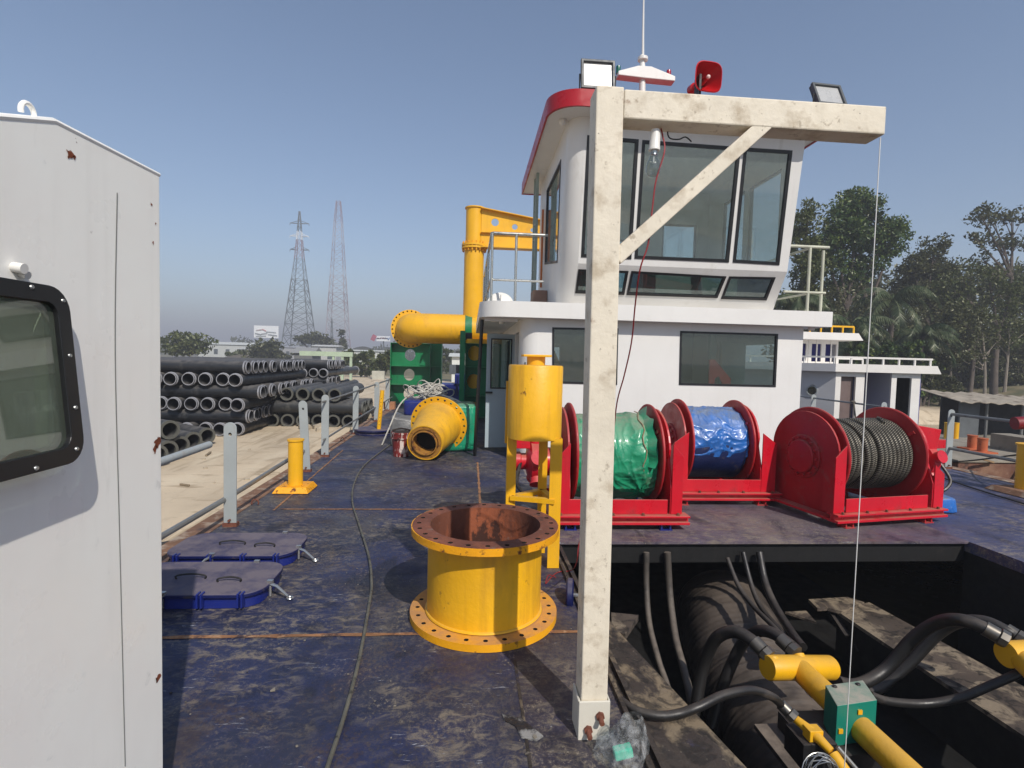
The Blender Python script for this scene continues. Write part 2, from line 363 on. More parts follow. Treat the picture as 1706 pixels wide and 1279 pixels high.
# ------------------------------------------------------------------ deck
def deckmat(name,base,blue,dusty,rustc,bk=.5,rk=.6,seed=0):
    m=bpy.data.materials.new(name); m.use_nodes=True; t=NT(m); t.coord(True)
    mp=t.n('ShaderNodeMapping'); mp.inputs['Location'].default_value=(seed,seed,0); t.l(t.co,mp.inputs['Vector']); t.co=mp.outputs['Vector']
    fine=t.noise(46,9,.82,(1,.7,1)); fine2=t.noise(15,9,.8,(.6,1,1),.6)
    def crisp(lowf,wt,a_,b_): # low frequency patch broken up by fine grain
        return t.ramp(t.mul(t.mul(lowf,1-wt),t.mul(fine,wt),'ADD'),a_,b_)
    c=t.mix(crisp(t.noise(.95,5,.6,None,.4),.45,.46,.53),lin(base),lin(blue))
    c=t.mix(t.mul(crisp(t.noise(2.6,6,.7,None,.8),.5,.50,.56),.7),c,lin('16182a'))
    c=t.mix(t.mul(crisp(t.noise(.75,5,.6,(1,.8,1),.6),.5,.505,.57),.75),c,lin(dusty))
    c=t.mix(t.mul(t.mul(t.ramp(fine2,.49,.60),t.ramp(t.noise(1.0,4,.6,(1,.8,1)),.42,.58)),.75),c,lin('857a68'))
    c=t.mix(t.mul(t.mul(t.ramp(fine,.54,.62),t.ramp(t.noise(2.1,4,.6),.50,.62)),.8),c,lin('a09482'))
    c=t.mix(t.mul(t.mul(t.ramp(t.noise(34,6,.8,(.25,1.4,1),.5),.60,.66),t.ramp(t.noise(3.2,3,.5),.52,.60)),.9),c,lin('aeb0b4'))
    c=t.mix(t.mul(crisp(t.noise(1.5,6,.7,None,.6),.45,.53,.58),rk),c,lin(rustc))
    c=t.mix(t.mul(t.ramp(t.noise(1.15,4,.55,(1,.7,1),1.5),.60,.66),.6),c,lin('141622'))
    c=t.mix(t.mul(t.ramp(t.noise(42,5,.8),.62,.70),.6),c,lin('14141c'))
    p=t.n('ShaderNodeBsdfPrincipled'); t.l(c,p.inputs['Base Color'])
    t.l(t.ramp(t.noise(3.1,6,.7),.3,.75,.38,.85),p.inputs['Roughness'])
    bp=t.n('ShaderNodeBump'); bp.inputs['Strength'].default_value=.35; bp.inputs['Distance'].default_value=.008
    t.l(t.mul(t.noise(35,5,.7),t.noise(5,4,.6),'ADD'),bp.inputs['Height']); t.l(bp.outputs[0],p.inputs['Normal'])
    o=t.n('ShaderNodeOutputMaterial'); t.l(p.outputs[0],o.inputs[0]); return m
DECK=deckmat('worn_blue_deck','282b3e','252b4c','4f4a46','544234',rk=.35)
DECK2=deckmat('dusty_brown_deck','302d3a','26284a','544c48','4e4034',seed=11,rk=.45)
DECK3=deckmat('smooth_blue_grey_deck','383e60','3b4268','565464','4a4038',seed=23,rk=.15)
PLAT=deckmat('dusty_platform_deck','5c5459','574d5c','7c706c','66503f',seed=31,rk=.35)
def lay(name,mat,boxes,kind='structure'):
    b=MB()
    for x in boxes: b.box(*x)
    o=b.build(name,mat,None,local=True,smooth=0,merge=False); return tag(o,kind=kind)
T=-.10
lay('deck',DECK,[((-2.42,-3,T),(.27,4.56,0)),((-2.42,4.56,T),(.79,22,0))])
lay('deck_margin',DECK2,[((.27,-3,T),(.74,4.56,.0))])
lay('side_deck',DECK3,[((4.67,-3,T),(7.9,4.62,0)),((4.67,4.62,T),(7.9,22,.0))])
lay('winch_platform',PLAT,[((.79,4.56,-.02),(4.67,22,.001)),])
# platform front beam and hull sides of the well
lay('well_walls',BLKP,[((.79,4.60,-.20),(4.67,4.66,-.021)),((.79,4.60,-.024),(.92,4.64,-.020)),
   ((.70,-3,-1.9),(.80,4.62,T-.002)),((4.67,-3,-1.9),(4.75,4.6,T-.002)),((.8,7.4,-1.9),(4.67,7.5,-.021)),((-2.42,-3,-1.9),(-2.36,22,T-.002)),((7.84,-3,-1.9),(7.9,22,T-.002)),((.8,-3,-1.34),(4.67,7.4,-1.30))])  # last box: black sheet added over the water to darken the well
# left walkway plate beside the well (flares out toward the camera), dirty brown
WALK=pmat('dirty_walkway_plate','3c342e',.7,var=.4,vscale=3,world=True,bump=.7,bscale=30,
   spots=(('8a7a62',3.2,.50,.08,(1,.6,1),.75,.8),('1a1614',9,.50,.08,None,.7,.6),('1e1c1c',3,.56,.1,None,.8),('262a58',2.2,.60,.07,None,.6),('8d8270',26,.62,.08,None,.5)))
wp=MB().prism([(.76,4.555,-.03),(.76,-2.5,-.03),(2.0,-2.5,-.03),(1.17,1.9,-.03),(.93,3.07,-.03),(.90,3.3,-.03),(.83,3.5,-.03),(.83,4.555,-.03)],(0,0,-.06))
tag(wp.build('walkway',WALK,None,local=True,smooth=0,merge=False),kind='structure')
wq=MB(); wq.box((.725,-2.5,-.02),(.745,4.5,.022)); wq.box((.262,-2,.0),(.276,2.75,.003)); wq.bar((.80,4.5,-.02),(.80,-2,-.02),.025,.03)
tag(wq.build('well_edge_bars',WALK,None,local=True,smooth=0,merge=False),kind='structure')
# rusty deck weld seams
SEAM=pmat('rusty_weld_seam','8a6242',.9,var=.3,vscale=9,world=True,spots=(('2a2430',7,.54,.1,None,.9),('b09070',20,.55,.1,None,.6)),bump=.5)
sm=MB()
def seam(p,q,w):
    p,q=V(p),V(q); n=max(3,int((q-p).length/.06)); d=(q-p).normalized(); sd_=V((-d.y,d.x,0)); vs=[]
    for i in range(n+1):
        c=p+(q-p)*i/n; a=w*(.55+.65*abs(mnoise.noise(c*9)))*1.1; off=mnoise.noise(c*5)*w*.25
        vs+=[c+sd_*(off+a),c+sd_*(off-a)]
    sm.add([(v.x,v.y,.004) for v in vs],[(2*i,2*i+1,2*i+3,2*i+2) for i in range(n)])
seam((-2.2,3.03,0),(.7,3.03,0),.020); seam((-1.9,5.54,0),(.3,5.56,0),.022); seam((.14,8.1,0),(.14,5.6,0),.018); seam((-2.0,8.15,0),(-1.2,8.2,0),.012)
seam((-1.95,5.5,0),(-2.08,9,0),.014)
tag(sm.build('deck_seams',SEAM,None,local=True,smooth=0,merge=False),kind='structure')
# edge strip of the deck left: rusty gunwale
GUN=pmat('rusty_gunwale','7a5a44',.85,var=.3,vscale=4,world=True,spots=(('a89a88',5,.5,.12,None,.8),('33303a',3,.58,.1,None,.7)),bump=.4)
lay('gunwale',GUN,[((-2.47,-3,-.14),(-2.25,22,.006)),((7.74,-3,-.14),(7.96,22,.008))])
# ------------------------------------------------------------------ big flanged pipe spool
c=(.116,3.275)
t=thing('flanged_pipe_spool','short wide yellow pipe section with rusty bolt flanges standing upright on the blue deck','pipe spool',(c[0],c[1],0))
MB().flange((c[0],c[1],.002),(0,0,1),.345,.455,.042,24,.014,.41,hm=1).build('bottom_flange',[pmat('dusty_yellow_flange','eba40e',.5,var=.12,spots=((RUST,13,.62,.07,None,.8),),dust=1.,dustc='b58450',bump=.25,bscale=50),HOLE],t,smooth=30)
b=MB().lathe([(.352,.044),(.352,.53),(.340,.53),(.340,.044)],(c[0],c[1],0),(0,0,1),72,True); b.build('pipe_wall',YEL,t)
tf=MB().flange((c[0],c[1],.53),(0,0,1),.340,.455,.042,24,.015,.41,hm=1)
tf.build('top_flange',[YELR,HOLE],t,smooth=30)
# rusty machined face and inner wall of the same spool
b=MB().flange((c[0],c[1],.572),(0,0,1),.340,.449,.002,24,.0151,.41,hm=1); b.build('flange_face',[RUSTM,HOLE],t,smooth=30)
b=MB().lathe([(.339,.03),(.339,.573)],(c[0],c[1],0),(0,0,1),64); b.build('inner_wall',pmat('streaked_rust_wall','6a3c2a',.85,var=.3,vscale=4,spots=(('9a5434',4,.5,.1,(1,1,.4),.8),('1e1414',3.2,.57,.04,(1,1,.6),.85),('8a7c74',7,.62,.08,None,.6)),bump=.4),t)
# weld bead ring
MB().lathe([(.352+.012*math.cos(a),.05+.012*math.sin(a)) for a in (0,.8,1.6)],(c[0],c[1],0),(0,0,1),72).build('weld_bead',YELF,t)
# rubber gasket step
# ------------------------------------------------------------------ bollards
def bollard(x,y,rad,h,label,group,base=.16,mat=YELF,bmat=None):
    t=thing('bollard',label,'bollard',(x,y,0),0,group)
    MB().lathe([(rad,.06),(rad,h-.02),(rad*1.14,h-.02),(rad*1.14,h),(0,h)],(x,y,0),(0,0,1),28).build('post',mat,t)
    b=MB(); w=base; q=[(-w,-w*1.0,.006),(w,-w,.006),(w,w,.006),(-w,w,.006),(-w*.8,-w*.8,.07),(w*.8,-w*.8,.07),(w*.8,w*.8,.07),(-w*.8,w*.8,.07)]
    b.add([(x+a,y+d,e) for a,d,e in q],[(0,3,2,1),(4,5,6,7),(0,1,5,4),(1,2,6,5),(2,3,7,6),(3,0,4,7)]); b.build('base_plate',bmat or YELR,t,smooth=0,bevel=.006); return t
bollard(-2.0,6.33,.082,.60,'slim yellow bollard on the left deck edge between the railing posts',None,.2)
# ------------------------------------------------------------------ hatches
def hatch(cx,cy,hx,hy,label):
    t=thing('deck_hatch',label,'hatch',(cx,cy,0),0,'navy deck hatches')
    def rr(hx,hy,r,z,n=7):
        o=[]
        for (sx_,sy_,a0) in ((1,1,0),(-1,1,PI/2),(-1,-1,PI),(1,-1,1.5*PI)):
            for i in range(n): a=a0+PI/2*i/(n-1); o.append(V((cx+sx_*(hx-r)+r*math.cos(a),cy+sy_*(hy-r)+r*math.sin(a),z)))
        return o
    MB().prism(rr(hx-.02,hy-.02,.13,.003),(0,0,.066)).build('coaming',NAVYB,t,smooth=40)
    MB().prism(rr(hx,hy,.15,.073),(0,0,.026)).build('lid',NAVY,t,smooth=40,bevel=.005)
    def dog(x,y,a,hi=.135):
        d=V((math.cos(a),math.sin(a),0)); p=V((x,y,.06)); b=MB()
        b.tube([p+V((0,0,-.05)),p+V((0,0,.045))],.010,8); b.tube([p+V((0,0,.03)),p+d*.05+V((0,0,.02)),p+d*.13+V((0,0,-.035))],[.012,.010,.008],8)
        q=p+d*.145+V((0,0,-.045)); b.lathe([(.018+.006*math.cos(k),.006*math.sin(k)) for k in [2*PI*i/6 for i in range(6)]],q,(0,0,1),10,True)
        b.box((x-.018,y-.012,.09),(x+.018,y+.012,.115)); return b.build('clamp',STEEL,t)
    dog(cx+hx-.0,cy-hy*.35,-.3); dog(cx-.1,cy-hy+.01,-2.2); dog(cx+hx*.55,cy+hy-.02,.8)
    for (x,y,L) in ((cx-.05,cy-hy*.1,.09),(cx+hx*.45,cy-hy*.3,.07)):
        b=MB(); b.tube(smoothpath([(x-L,y,.098),(x-L,y+.0,.12),(x,y+.01,.128),(x+L,y,.12),(x+L,y,.098)],4),.006,6); b.build('lid_handle',BLK,t)
    for k in range(4):
        b=MB(); x=cx-hx*.75+k*hx*.5; b.box((x-.012,cy-hy-.018,.02),(x-.002,cy-hy+.03,.108)); b.box((x+.012,cy-hy-.018,.02),(x+.022,cy-hy+.03,.108)); b.build('hinge_lug',NAVYB,t)
    return t
hatch(-1.75,3.62,.48,.27,'nearer navy oval deck hatch, half in the cabin shadow, with steel clamps')
hatch(-1.76,4.26,.47,.26,'farther navy oval deck hatch just behind the half shaded one')
# ------------------------------------------------------------------ railing left: stanchions with rods
def stanchion(name,x,y,h,label,group,w=.056,lean=0,face=0):
    t=thing(name,label,'railing post',(x,y,0),face,group)
    pr=[V((-w,0,.03)),V((w,0,.03))]+[V((math.cos(a)*w,0,h-w+math.sin(a)*w)) for a in [PI*i/10 for i in range(11)]]
    sh=lambda p: V((p.x+lean*p.z,p.y,p.z))
    hole=[sh(V((math.cos(2*PI*i/12)*.016,0,h-.11+math.sin(2*PI*i/12)*.016))) for i in range(12)]
    MB().prism([sh(p) for p in pr],(0,.014,0),[hole]).build('flat_bar',GRY,t,local=True,smooth=30,bevel=.002)
    b=MB().box((-w*1.1,-.012,0),(w*1.1,.055,.035)); b.tube([(0,-.03,.06),(0,.03,.06)],.011,8); b.build('foot',RUSTM,t,local=True,smooth=30); return t
SG='railing posts along the left deck edge'
for (px,py,h,ln,lb) in ((383,877,.955,0,'tallest grey railing post, nearest, with a rusty foot, left of the yellow bollard'),(510,786,.96,-.055,'leaning grey railing post just behind the yellow bollard'),
    (541,761,.965,0,'third grey railing post from the front, with a rod bolted near its top'),(592,723,.97,0,'rust streaked grey railing post next to the dark round manhole cover'),
    (627,702,.95,0,'pale grey railing post beyond the yellow stake'),(645,684,.93,0,'farthest grey railing post close to the green frame')):
    p=onZ(px,py); stanchion('railing_post',p.x,p.y,h,lb,SG,lean=ln)
XR=-2.21
rod=MB(); rod.tube(smoothpath([(XR,2.2,.24),(XR,5.09,.245),(XR,6.5,.275),(XR+.0,7.4,.285)],5),.024,10); tag(rod.build('railing_rod',GALV,None),'thick rusty grey pipe running low through the two nearest railing posts','railing rod','rods of the left railing')
rod=MB(); rod.tube([(XR,2.2,.775),(XR,4.72,.795)],.030,12); tag(rod.build('railing_rod',GRY,None),'loose grey rail pipe ending in the air before the nearest post','railing rod','rods of the left railing')
rod=MB(); rod.tube(smoothpath([(XR,8.3,.28),(XR,10.5,.32),(XR-.08,16,.36)],4),.016,8); tag(rod.build('railing_rod',GALV,None),'thin rusty low rod between the farther railing posts','railing rod','rods of the left railing')
rod=MB(); rod.tube(smoothpath([(XR,8.2,.865),(XR,10.5,.88),(XR-.1,16,.90)],4),.018,8); tag(rod.build('railing_rod',GALV,None),'thin rusty upper rod between the farther railing posts','railing rod','rods of the left railing')
# lashing rings on the deck
for (px,py,lb) in ((425,842,'small rusty lashing ring on the deck near the tallest railing post'),(571,735,'small rusty lashing ring beside the leaning manhole stake'),(600,692,'tiny lashing ring far along the deck edge')):
    p=onZ(px,py); b=MB(); r=.035
    b.tube([(p.x+r*math.cos(a),p.y,.03+r*math.sin(a)) for a in [-.5+ (PI+1)*i/10 for i in range(11)]],.008,6); tag(b.build('lashing_ring',RUSTM,None),lb,'ring')
# ------------------------------------------------------------------ cable along the deck
cab=[onZ(a,b_,.015) for a,b_ in ((470,1500),(545,1279),(577,1180),(600,1090),(616,1000),(619,970),(614,925),(597,870),(587,835),(590,805),(607,775),(640,748),(654,738))]
tag(MB().tube(smoothpath(cab,8),.0095,8).build('cable',pmat('grey_cable','5c5a50',.6,var=.3,vscale=9,spots=(('2a2a28',14,.56,.1),)),None),'long grey cable snaking along the blue deck to the paint bucket','cable')
# ------------------------------------------------------------------ manhole disc and yellow stake
p=onZ(623,722); b=MB().lathe([(0,.0),(.38,0),(.38,.025),(.34,.03),(.34,.07),(.39,.075),(.39,.1),(0,.11)],(p.x,p.y,.002),(0,0,1),40); tag(b.build('manhole_cover',NAVY,None),'dark navy round manhole cover lying by the left railing','manhole cover')
q=onY(631,712,p.y-.1); q2=onY(637,650,p.y-.1)
b=MB().tube([(q.x,q.y,.10),(q2.x,q2.y,q2.z)],.042,14); o=b.build('yellow_stake',YELF,None); tag(o,'yellow pipe stake with small holes standing on the round manhole cover','stake')
for k in range(8): z=.2+k*.075; MB().ball((q.x+(q2.x-q.x)*z/q2.z,q.y-.043,z),.008,1,.4,1,6).build('hole',BLK,o)
# ------------------------------------------------------------------ paint bucket
BK=pmat('paint_stained_bucket','7a2420',.6,var=.3,spots=(('d8c8c0',12,.52,.04,(1.8,1.8,.3),.95),('2a1410',7,.55,.1,None,.8)),bump=.3)
p=onZ(667,762); p.y+=.15
t=thing('paint_bucket','dark red paint bucket with white drips beside the yellow cone','bucket',(p.x,p.y,0))
MB().lathe([(0,.003),(.135,.003),(.158,.36),(.166,.36),(.166,.385),(.152,.385),(.148,.34),(.13,.03),(0,.03)],(p.x,p.y,0),(0,0,1),32).build('pail',BK,t)
MB().lathe([(.163,.28),(.170,.285),(.170,.295),(.163,.30)],(p.x,p.y,0),(0,0,1),32).build('rim_band',BK,t)
MB().tube([(p.x+.165*math.cos(a),p.y+.165*math.sin(a)*.9-.02,.385+.02*math.sin(2*a)) for a in [PI*i/12 for i in range(13)]],.005,6).build('wire_handle',BLK,t)
b=MB().tube(smoothpath([(p.x-.16,p.y+.02,.40),(p.x-.02,p.y+.05,.43),(p.x+.14,p.y,.41),(p.x+.17,p.y-.06,.39)],5),.016,6); b.ball((p.x,p.y,.38),.15,1,1,.16); b.build('rag',pmat('dirty_rag','2c2420',.95,var=.3,bump=.6),t)
# ------------------------------------------------------------------ yellow reducer cone lying on its side
Cb=V((-.50,8.95,.475)); Cs=V((-.665,8.10,.285)); ax=(Cs-Cb).normalized()
t=thing('pipe_reducer_cone','yellow flanged reducer cone lying on its side, small open end toward the deck centre','pipe reducer',(Cb.x,Cb.y,0))
L=(Cs-Cb).length
MB().flange(Cb,ax,.36,.475,.04,24,.018,.435,hm=1).build('flange',[YELF,HOLE],t)
MB().lathe([(.385,.04),(.37,.14),(.275,L-.02),(.275,L),(.262,L),(.262,L-.05),(.35,.1)],Cb,ax,48).build('cone_wall',YEL,t)
MB().lathe([(.262,L-.10),(.262,L-.005),(.215,L-.005),(.215,L-.03),(.195,L-.03),(.195,L+.02),(.18,L+.02),(.18,L-.25),(.0,L-.25)],Cb,ax,40).build('end_ring',pmat('rusty_yellow_edge','a8762c',.75,var=.25,spots=((RUST,9,.5,.12,None,.9),),bump=.4),t)
MB().lathe([(0,L-.2),(.179,L-.2)],Cb,ax,32).build('bore',DARKIN,t)
# ------------------------------------------------------------------ things behind it
def crumple(mb,fn,nu,nv,amp,sc_,closed_u=False,seed=0):
    vs=[];fs=[]
    for j in range(nv+1):
        for i in range(nu+(0 if closed_u else 1)):
            p,n=fn(i/nu,j/nv); p=V(p); q=p*sc_+V((seed,0,0))
            d=(1-abs(mnoise.noise(q))*2.2)*.6+mnoise.noise(q*2.7)*.3+(1-abs(mnoise.noise(q*5.5))*2)*.16
            vs.append(p+V(n)*d*amp)
    w_=nu if closed_u else nu+1
    for j in range(nv):
        for i in range(nu):
            a=j*w_+i; b_=j*w_+(i+1)%w_; fs.append((a,b_,b_+w_,a+w_))
    return mb.add(vs,fs)
def tarpmat(name,base,dustamt=.5,rough=.33):
    m=pmat(name,base,rough,var=.25,vscale=4,spots=(('b8c8c8',9,.63,.06,None,.35),('6a6a58',5,.57,.12,None,.5*dustamt)),dust=dustamt,dustc='8a8a78',bump=.6,bscale=22,coat=.3); return m
TG=tarpmat('green_tarp_sheet','14906a'); TGD=tarpmat('dusty_green_tarp_sheet','1a8a62',.9,.4); TB=tarpmat('blue_tarp_sheet','2464b0',.6)
def wrapped_box(name,lo,hi,mat,label,cat,amp=.03,seed=0,n=26):
    lo,hi=V(lo),V(hi); c=(lo+hi)/2; h=(hi-lo)/2; sc9=4.6
    def f(u,v):
        th=u*2*PI; ph=(v-.5)*PI; e=.22
        cs=lambda a,m: math.copysign(abs(math.cos(a))**m,math.cos(a)); sn=lambda a,m: math.copysign(abs(math.sin(a))**m,math.sin(a))
        x=cs(ph,e)*cs(th,e); y=cs(ph,e)*sn(th,e); z=sn(ph,e)
        return (c.x+h.x*x,c.y+h.y*y,c.z+h.z*z),V((x,y,z)).normalized()
    b=crumple(MB(),f,n*3,n,amp,4.4,True,seed); return tag(b.build(name,mat,None,smooth=30),label,cat)
wrapped_box('tarp_bundle',(-.48,8.95,.02),(.10,9.75,.78),TG,'box shaped bundle wrapped in shiny green tarpaulin behind the yellow cone','tarp bundle',.055,1,34)
wrapped_box('grey_sheet',(-1.35,9.5,.02),(-.95,10.2,.50),pmat('grey_plastic_sheet','6a6a6a',.35,var=.3,spots=(('c8c8c8',6,.62,.05,None,.8),),bump=.6),'crumpled grey plastic sheet left of the yellow cone','plastic sheet',.085,5)
wrapped_box('blue_crate',(-1.18,9.6,.52),(-.30,10.45,.80),NAVYB,'dark blue box topped by a heap of pale rope','box',.012,9)
MB_=MB().box((-1.1,9.7,.02),(-.35,10.4,.53)); tag(MB_.build('steel_stand',BLK,None,smooth=0),'black steel stand under the dark blue box','stand')
rb=MB(); random.seed(3)
for k in range(16):
    cx=-.76+random.gauss(0,.10); cy=10.0+random.gauss(0,.14); cz=.86+random.random()*.16; rx=.14+random.random()*.13; ry=.12+random.random()*.14; ph=random.random()*6; tl=random.gauss(0,.5); t2=random.gauss(0,.5)
    pts=[(cx+rx*math.cos(a+ph),cy+ry*math.sin(a+ph),max(.82,cz+.07*math.sin(a*2+k)+tl*.1*math.cos(a)+t2*.12*math.sin(a))) for a in [2*PI*i/22 for i in range(24)]]
    rb.tube(pts,.011,6)
for pts in ([(-.9,9.9,.9),(-.78,9.55,.84),(-.75,9.35,.75),(-.74,9.1,.85)],[(-.5,9.8,.9),(-.2,9.5,.82),(-.05,9.4,.68),(-.02,9.3,.5)],[(-.6,9.9,.9),(-.35,9.6,.86),(-.22,9.5,.75),(-.2,9.4,.6)],[(-1.1,9.9,.88),(-1.25,9.6,.7),(-1.4,9.4,.3),(-1.5,9.35,.04)]):
    rb.tube(smoothpath(pts,6),.013,6)
tag(rb.build('rope_heap',pmat('pale_rope','b8b4aa',.8,var=.2,spots=(('6a645a',9,.6,.1,None,.6),),bump=.4,bscale=80),None),'tangled heap of pale rope piled on the dark blue box','rope')
# small scraps on deck by the left edge, far
for k,(px,py,sx_,sz,mt,lb) in enumerate(((648,668,.16,.22,'a07050','brown cardboard box beside the green frame foot'),(655,640,.0,0,'',''))):
    if sz: 
        p=onZ(px,py+14); tag(MB().box((p.x-sx_,p.y,.003),(p.x+sx_,p.y+.3,sz)).build('cardboard_box',pmat('cardboard',mt,.9,var=.2),None,smooth=0,bevel=.004),lb,'box')
# ------------------------------------------------------------------ yellow tank on legs
cx,cy=.508,4.13
t=thing('tank_stand','yellow cylindrical tank on three legs with a small square flange on top','tank',(cx,cy,0))
tk=MB().lathe([(0,1.0),(.205,.985),(.212,.985),(.212,1.54),(.205,1.55),(0,1.555)],(cx,cy,0),(0,0,1),48); tk.build('tank',YEL,t,smooth=40)
nk=MB().lathe([(.072,1.55),(.072,1.625)],(cx,cy,0),(0,0,1),24); nk.build('neck',YELF,t)
MB().box((cx-.108,cy-.1,1.615),(cx+.108,cy+.1,1.632)).build('top_plate',YELF,t,smooth=0,bevel=.003)
legs=[(cx+.155,cy-.15),(cx-.175,cy-.045),(cx+.10,cy+.165)]
for i,(x,y) in enumerate(legs):
    b=MB(); wv=.045 if i==0 else .036
    b.box((x-wv,y-.006,.004),(x+wv,y+.006,1.0)); b.box((x+wv-.006 if i!=1 else x-wv,y+.006,.004),(x+wv if i!=1 else x-wv+.006,y+.07,1.0)); b.build('leg',YELF,t,smooth=0)
b=MB()
for (i,j) in ((0,1),(1,2),(2,0)): b.bar((*legs[i],.52),(*legs[j],.52),.05,.035)
b.build('brace_frame',YELF,t,smooth=0)
MB().box((cx-.225,cy+.03,.93),(cx-.205,cy+.06,1.42)).build('level_gauge',YELF,t,smooth=0)
# ------------------------------------------------------------------ gallows post
t=thing('gallows_post','grimy white square post with a top arm and diagonal brace beside the well','post',(.55,2.2,0))
x0,x1,y0,y1=.498,.612,2.16,2.275
ct=.02 # slight lean
def sq(z): k=(z/2.7)*-.0; return k
b=MB().add([(x0,y0,.09),(x1,y0,.09),(x1,y1,.09),(x0,y1,.09),(.478,y0,2.70),(.592,y0,2.70),(.592,y1,2.70),(.478,y1,2.70)],[(0,3,2,1),(4,5,6,7),(0,1,5,4),(1,2,6,5),(2,3,7,6),(3,0,4,7)])
b.build('upright',POSTM,t,smooth=0,bevel=.006)
b=MB().box((.594,2.165,2.578),(1.715,2.275,2.694)); b.build('top_arm',POSTM,t,smooth=0,bevel=.006)
b=MB().bar((.585,2.20,2.02),(1.20,2.20,2.60),.06,.066,(0,1,0)); b.build('diagonal_brace',POSTM,t,smooth=0,bevel=.004)
b=MB().box((.486,2.145,-.02),(.620,2.155,.165)).box((.486,2.155,-.02),(.494,2.28,.165)).box((.613,2.155,-.02),(.621,2.28,.165)); b.build('socket',pmat('clean_white_socket','cfcabc',.55,var=.06,spots=((RUST,9,.68,.04),('2c3480',5,.68,.03)),bump=.1),t,smooth=0,bevel=.003)
for (px,py) in ((1001,1196),(981,1219)):
    p=onY(px,py,2.13); b=MB().cyl((p.x,2.105,p.z-.01),(p.x,2.15,p.z),.011,10); b.lathe([(.0,-.006),(.019,-.006),(.019,.008),(0,.008)],(p.x,2.142,p.z),(0,-1,0),6); b.build('bolt',RUSTM,t)
# bulb
Pb=V((.745,2.215,2.575))
t=thing('light_bulb','clear glass bulb in a white holder hanging under the white arm','light bulb',tuple(Pb))
sdn=V((-.03,0,-1)).normalized()
MB().lathe([(0,0),(.018,.004),(.021,.03),(.022,.075),(.0235,.078),(.0235,.088),(0,.088)],Pb-V((0,0,.01)),sdn,20).build('holder',PLASTW,t)
MB().lathe([(.0135,0),(.0135,.02),(.005,.022)],Pb+sdn*.085-V((0,0,.01)),sdn,16).build('screw_cap',STEEL,t)
GB=glass('clear_bulb_glass','e8ecec',.07)
MB().lathe([(.013,.0),(.016,.02),(.026,.045),(.031,.065),(.030,.08),(.020,.098),(0,.104)],Pb+sdn*.095-V((0,0,.01)),sdn,24).build('glass_envelope',GB,t)
b=MB().tube([Pb+sdn*.10,Pb+sdn*.145],.003,6); b.tube([Pb+sdn*.145+V((.012*math.cos(a),.004,.004*math.sin(a*3))) for a in [PI*i/8 for i in range(9)]],.0012,5); b.build('filament',PLASTW,t)
# red wire
RW=pmat('red_wire','8c1a20',.5,var=.15)
pts=[onY(1098,203,2.26),onY(1104,226,2.22),onY(1107,252,2.2),onY(1093,300,2.2),onY(1087,345,2.2),onY(1080,405,2.19),onY(1066,450,2.2),onY(1058,510,2.3),onY(1052,570,2.4),onY(1040,625,2.5),onY(1028,670,2.6),onY(1018,740,2.8),onY(990,830,3.0),onY(966,900,3.1),onY(961,935,3.15),V(onZ(952,950,.03)),V(onZ(930,953,.01)),V(onZ(917,963,.02)),V(onZ(909,972,.006)),V(onZ(914,958,.05)),V(onZ(926,962,.01))]
tag(MB().tube(smoothpath(pts,6),.0032,6).build('red_wire',RW,None),'thin red wire looping down from the hanging bulb to the deck','wire')
pts=[onY(1112,205,2.27),onY(1114,228,2.26),onY(1130,232,2.25),onY(1142,228,2.25),onY(1152,236,2.25)]
tag(MB().tube(smoothpath(pts,5),.003,6).build('wire_offcut',BLK,None),'short black wire offcut curling under the white arm','wire')
tag(MB().tube([(1.714,2.19,2.575),(1.716,2.19,-.45)],.0022,6).build('plumb_cord',PLASTW,None),'thin pale cord hanging straight down from the end of the white arm','cord')
# plastic bag at the foot
GBAG=bpy.data.materials.new('clear_plastic_film'); GBAG.use_nodes=True; t_=NT(GBAG); t_.coord()
tr=t_.n('ShaderNodeBsdfTransparent'); tr.inputs[0].default_value=(.85,.87,.87,1); gl=t_.n('ShaderNodeBsdfPrincipled'); gl.inputs['Base Color'].default_value=(.85,.87,.87,1); gl.inputs['Roughness'].default_value=.08
mx=t_.n('ShaderNodeMixShader'); t_.l(t_.ramp(t_.noise(22,5,.7),.42,.75,.05,.42),mx.inputs[0]); t_.l(tr.outputs[0],mx.inputs[1]); t_.l(gl.outputs[0],mx.inputs[2]); o_=t_.n('ShaderNodeOutputMaterial'); t_.l(mx.outputs[0],o_.inputs[0])
B0=V((.635,2.03,.0)); t=thing('plastic_bag','clear plastic bag holding a teal packet leaning on the foot of the white post','plastic bag',tuple(B0))
def f(u,v):
    a=u*2*PI; h=v; r=(.098+.018*math.sin(3*a))*(1-.75*max(0,h-.35)/.65)*(min(1,h*8+.35)); return (B0.x+.05*h+r*math.cos(a)*1.0,B0.y+r*.8*math.sin(a),B0.z-.02+h*.20),V((math.cos(a),math.sin(a),.2))
crumple(MB(),f,70,40,.013,11,True,2).build('film',GBAG,t,smooth=20)
b=MB().obox((B0.x+.0,B0.y-.03,.055),(.036,0,.008),(0,.02,0),(-.004,0,.02)); b.build('packet',pmat('teal_packet','3cc8a4',.5,bump=.4),t,smooth=0,bevel=.006)
b=MB(); random.seed(5)
for k in range(26):
    c0=V((B0.x+.02+random.gauss(0,.018),B0.y,.11+random.gauss(0,.015))); b.tube([c0+V((.022*math.cos(a+k),.018*math.sin(a*1.0),.016*math.sin(a+k*2))) for a in [2*PI*i/10 for i in range(11)]],.0012,4)
b.build('wire_wool',BLK,t)
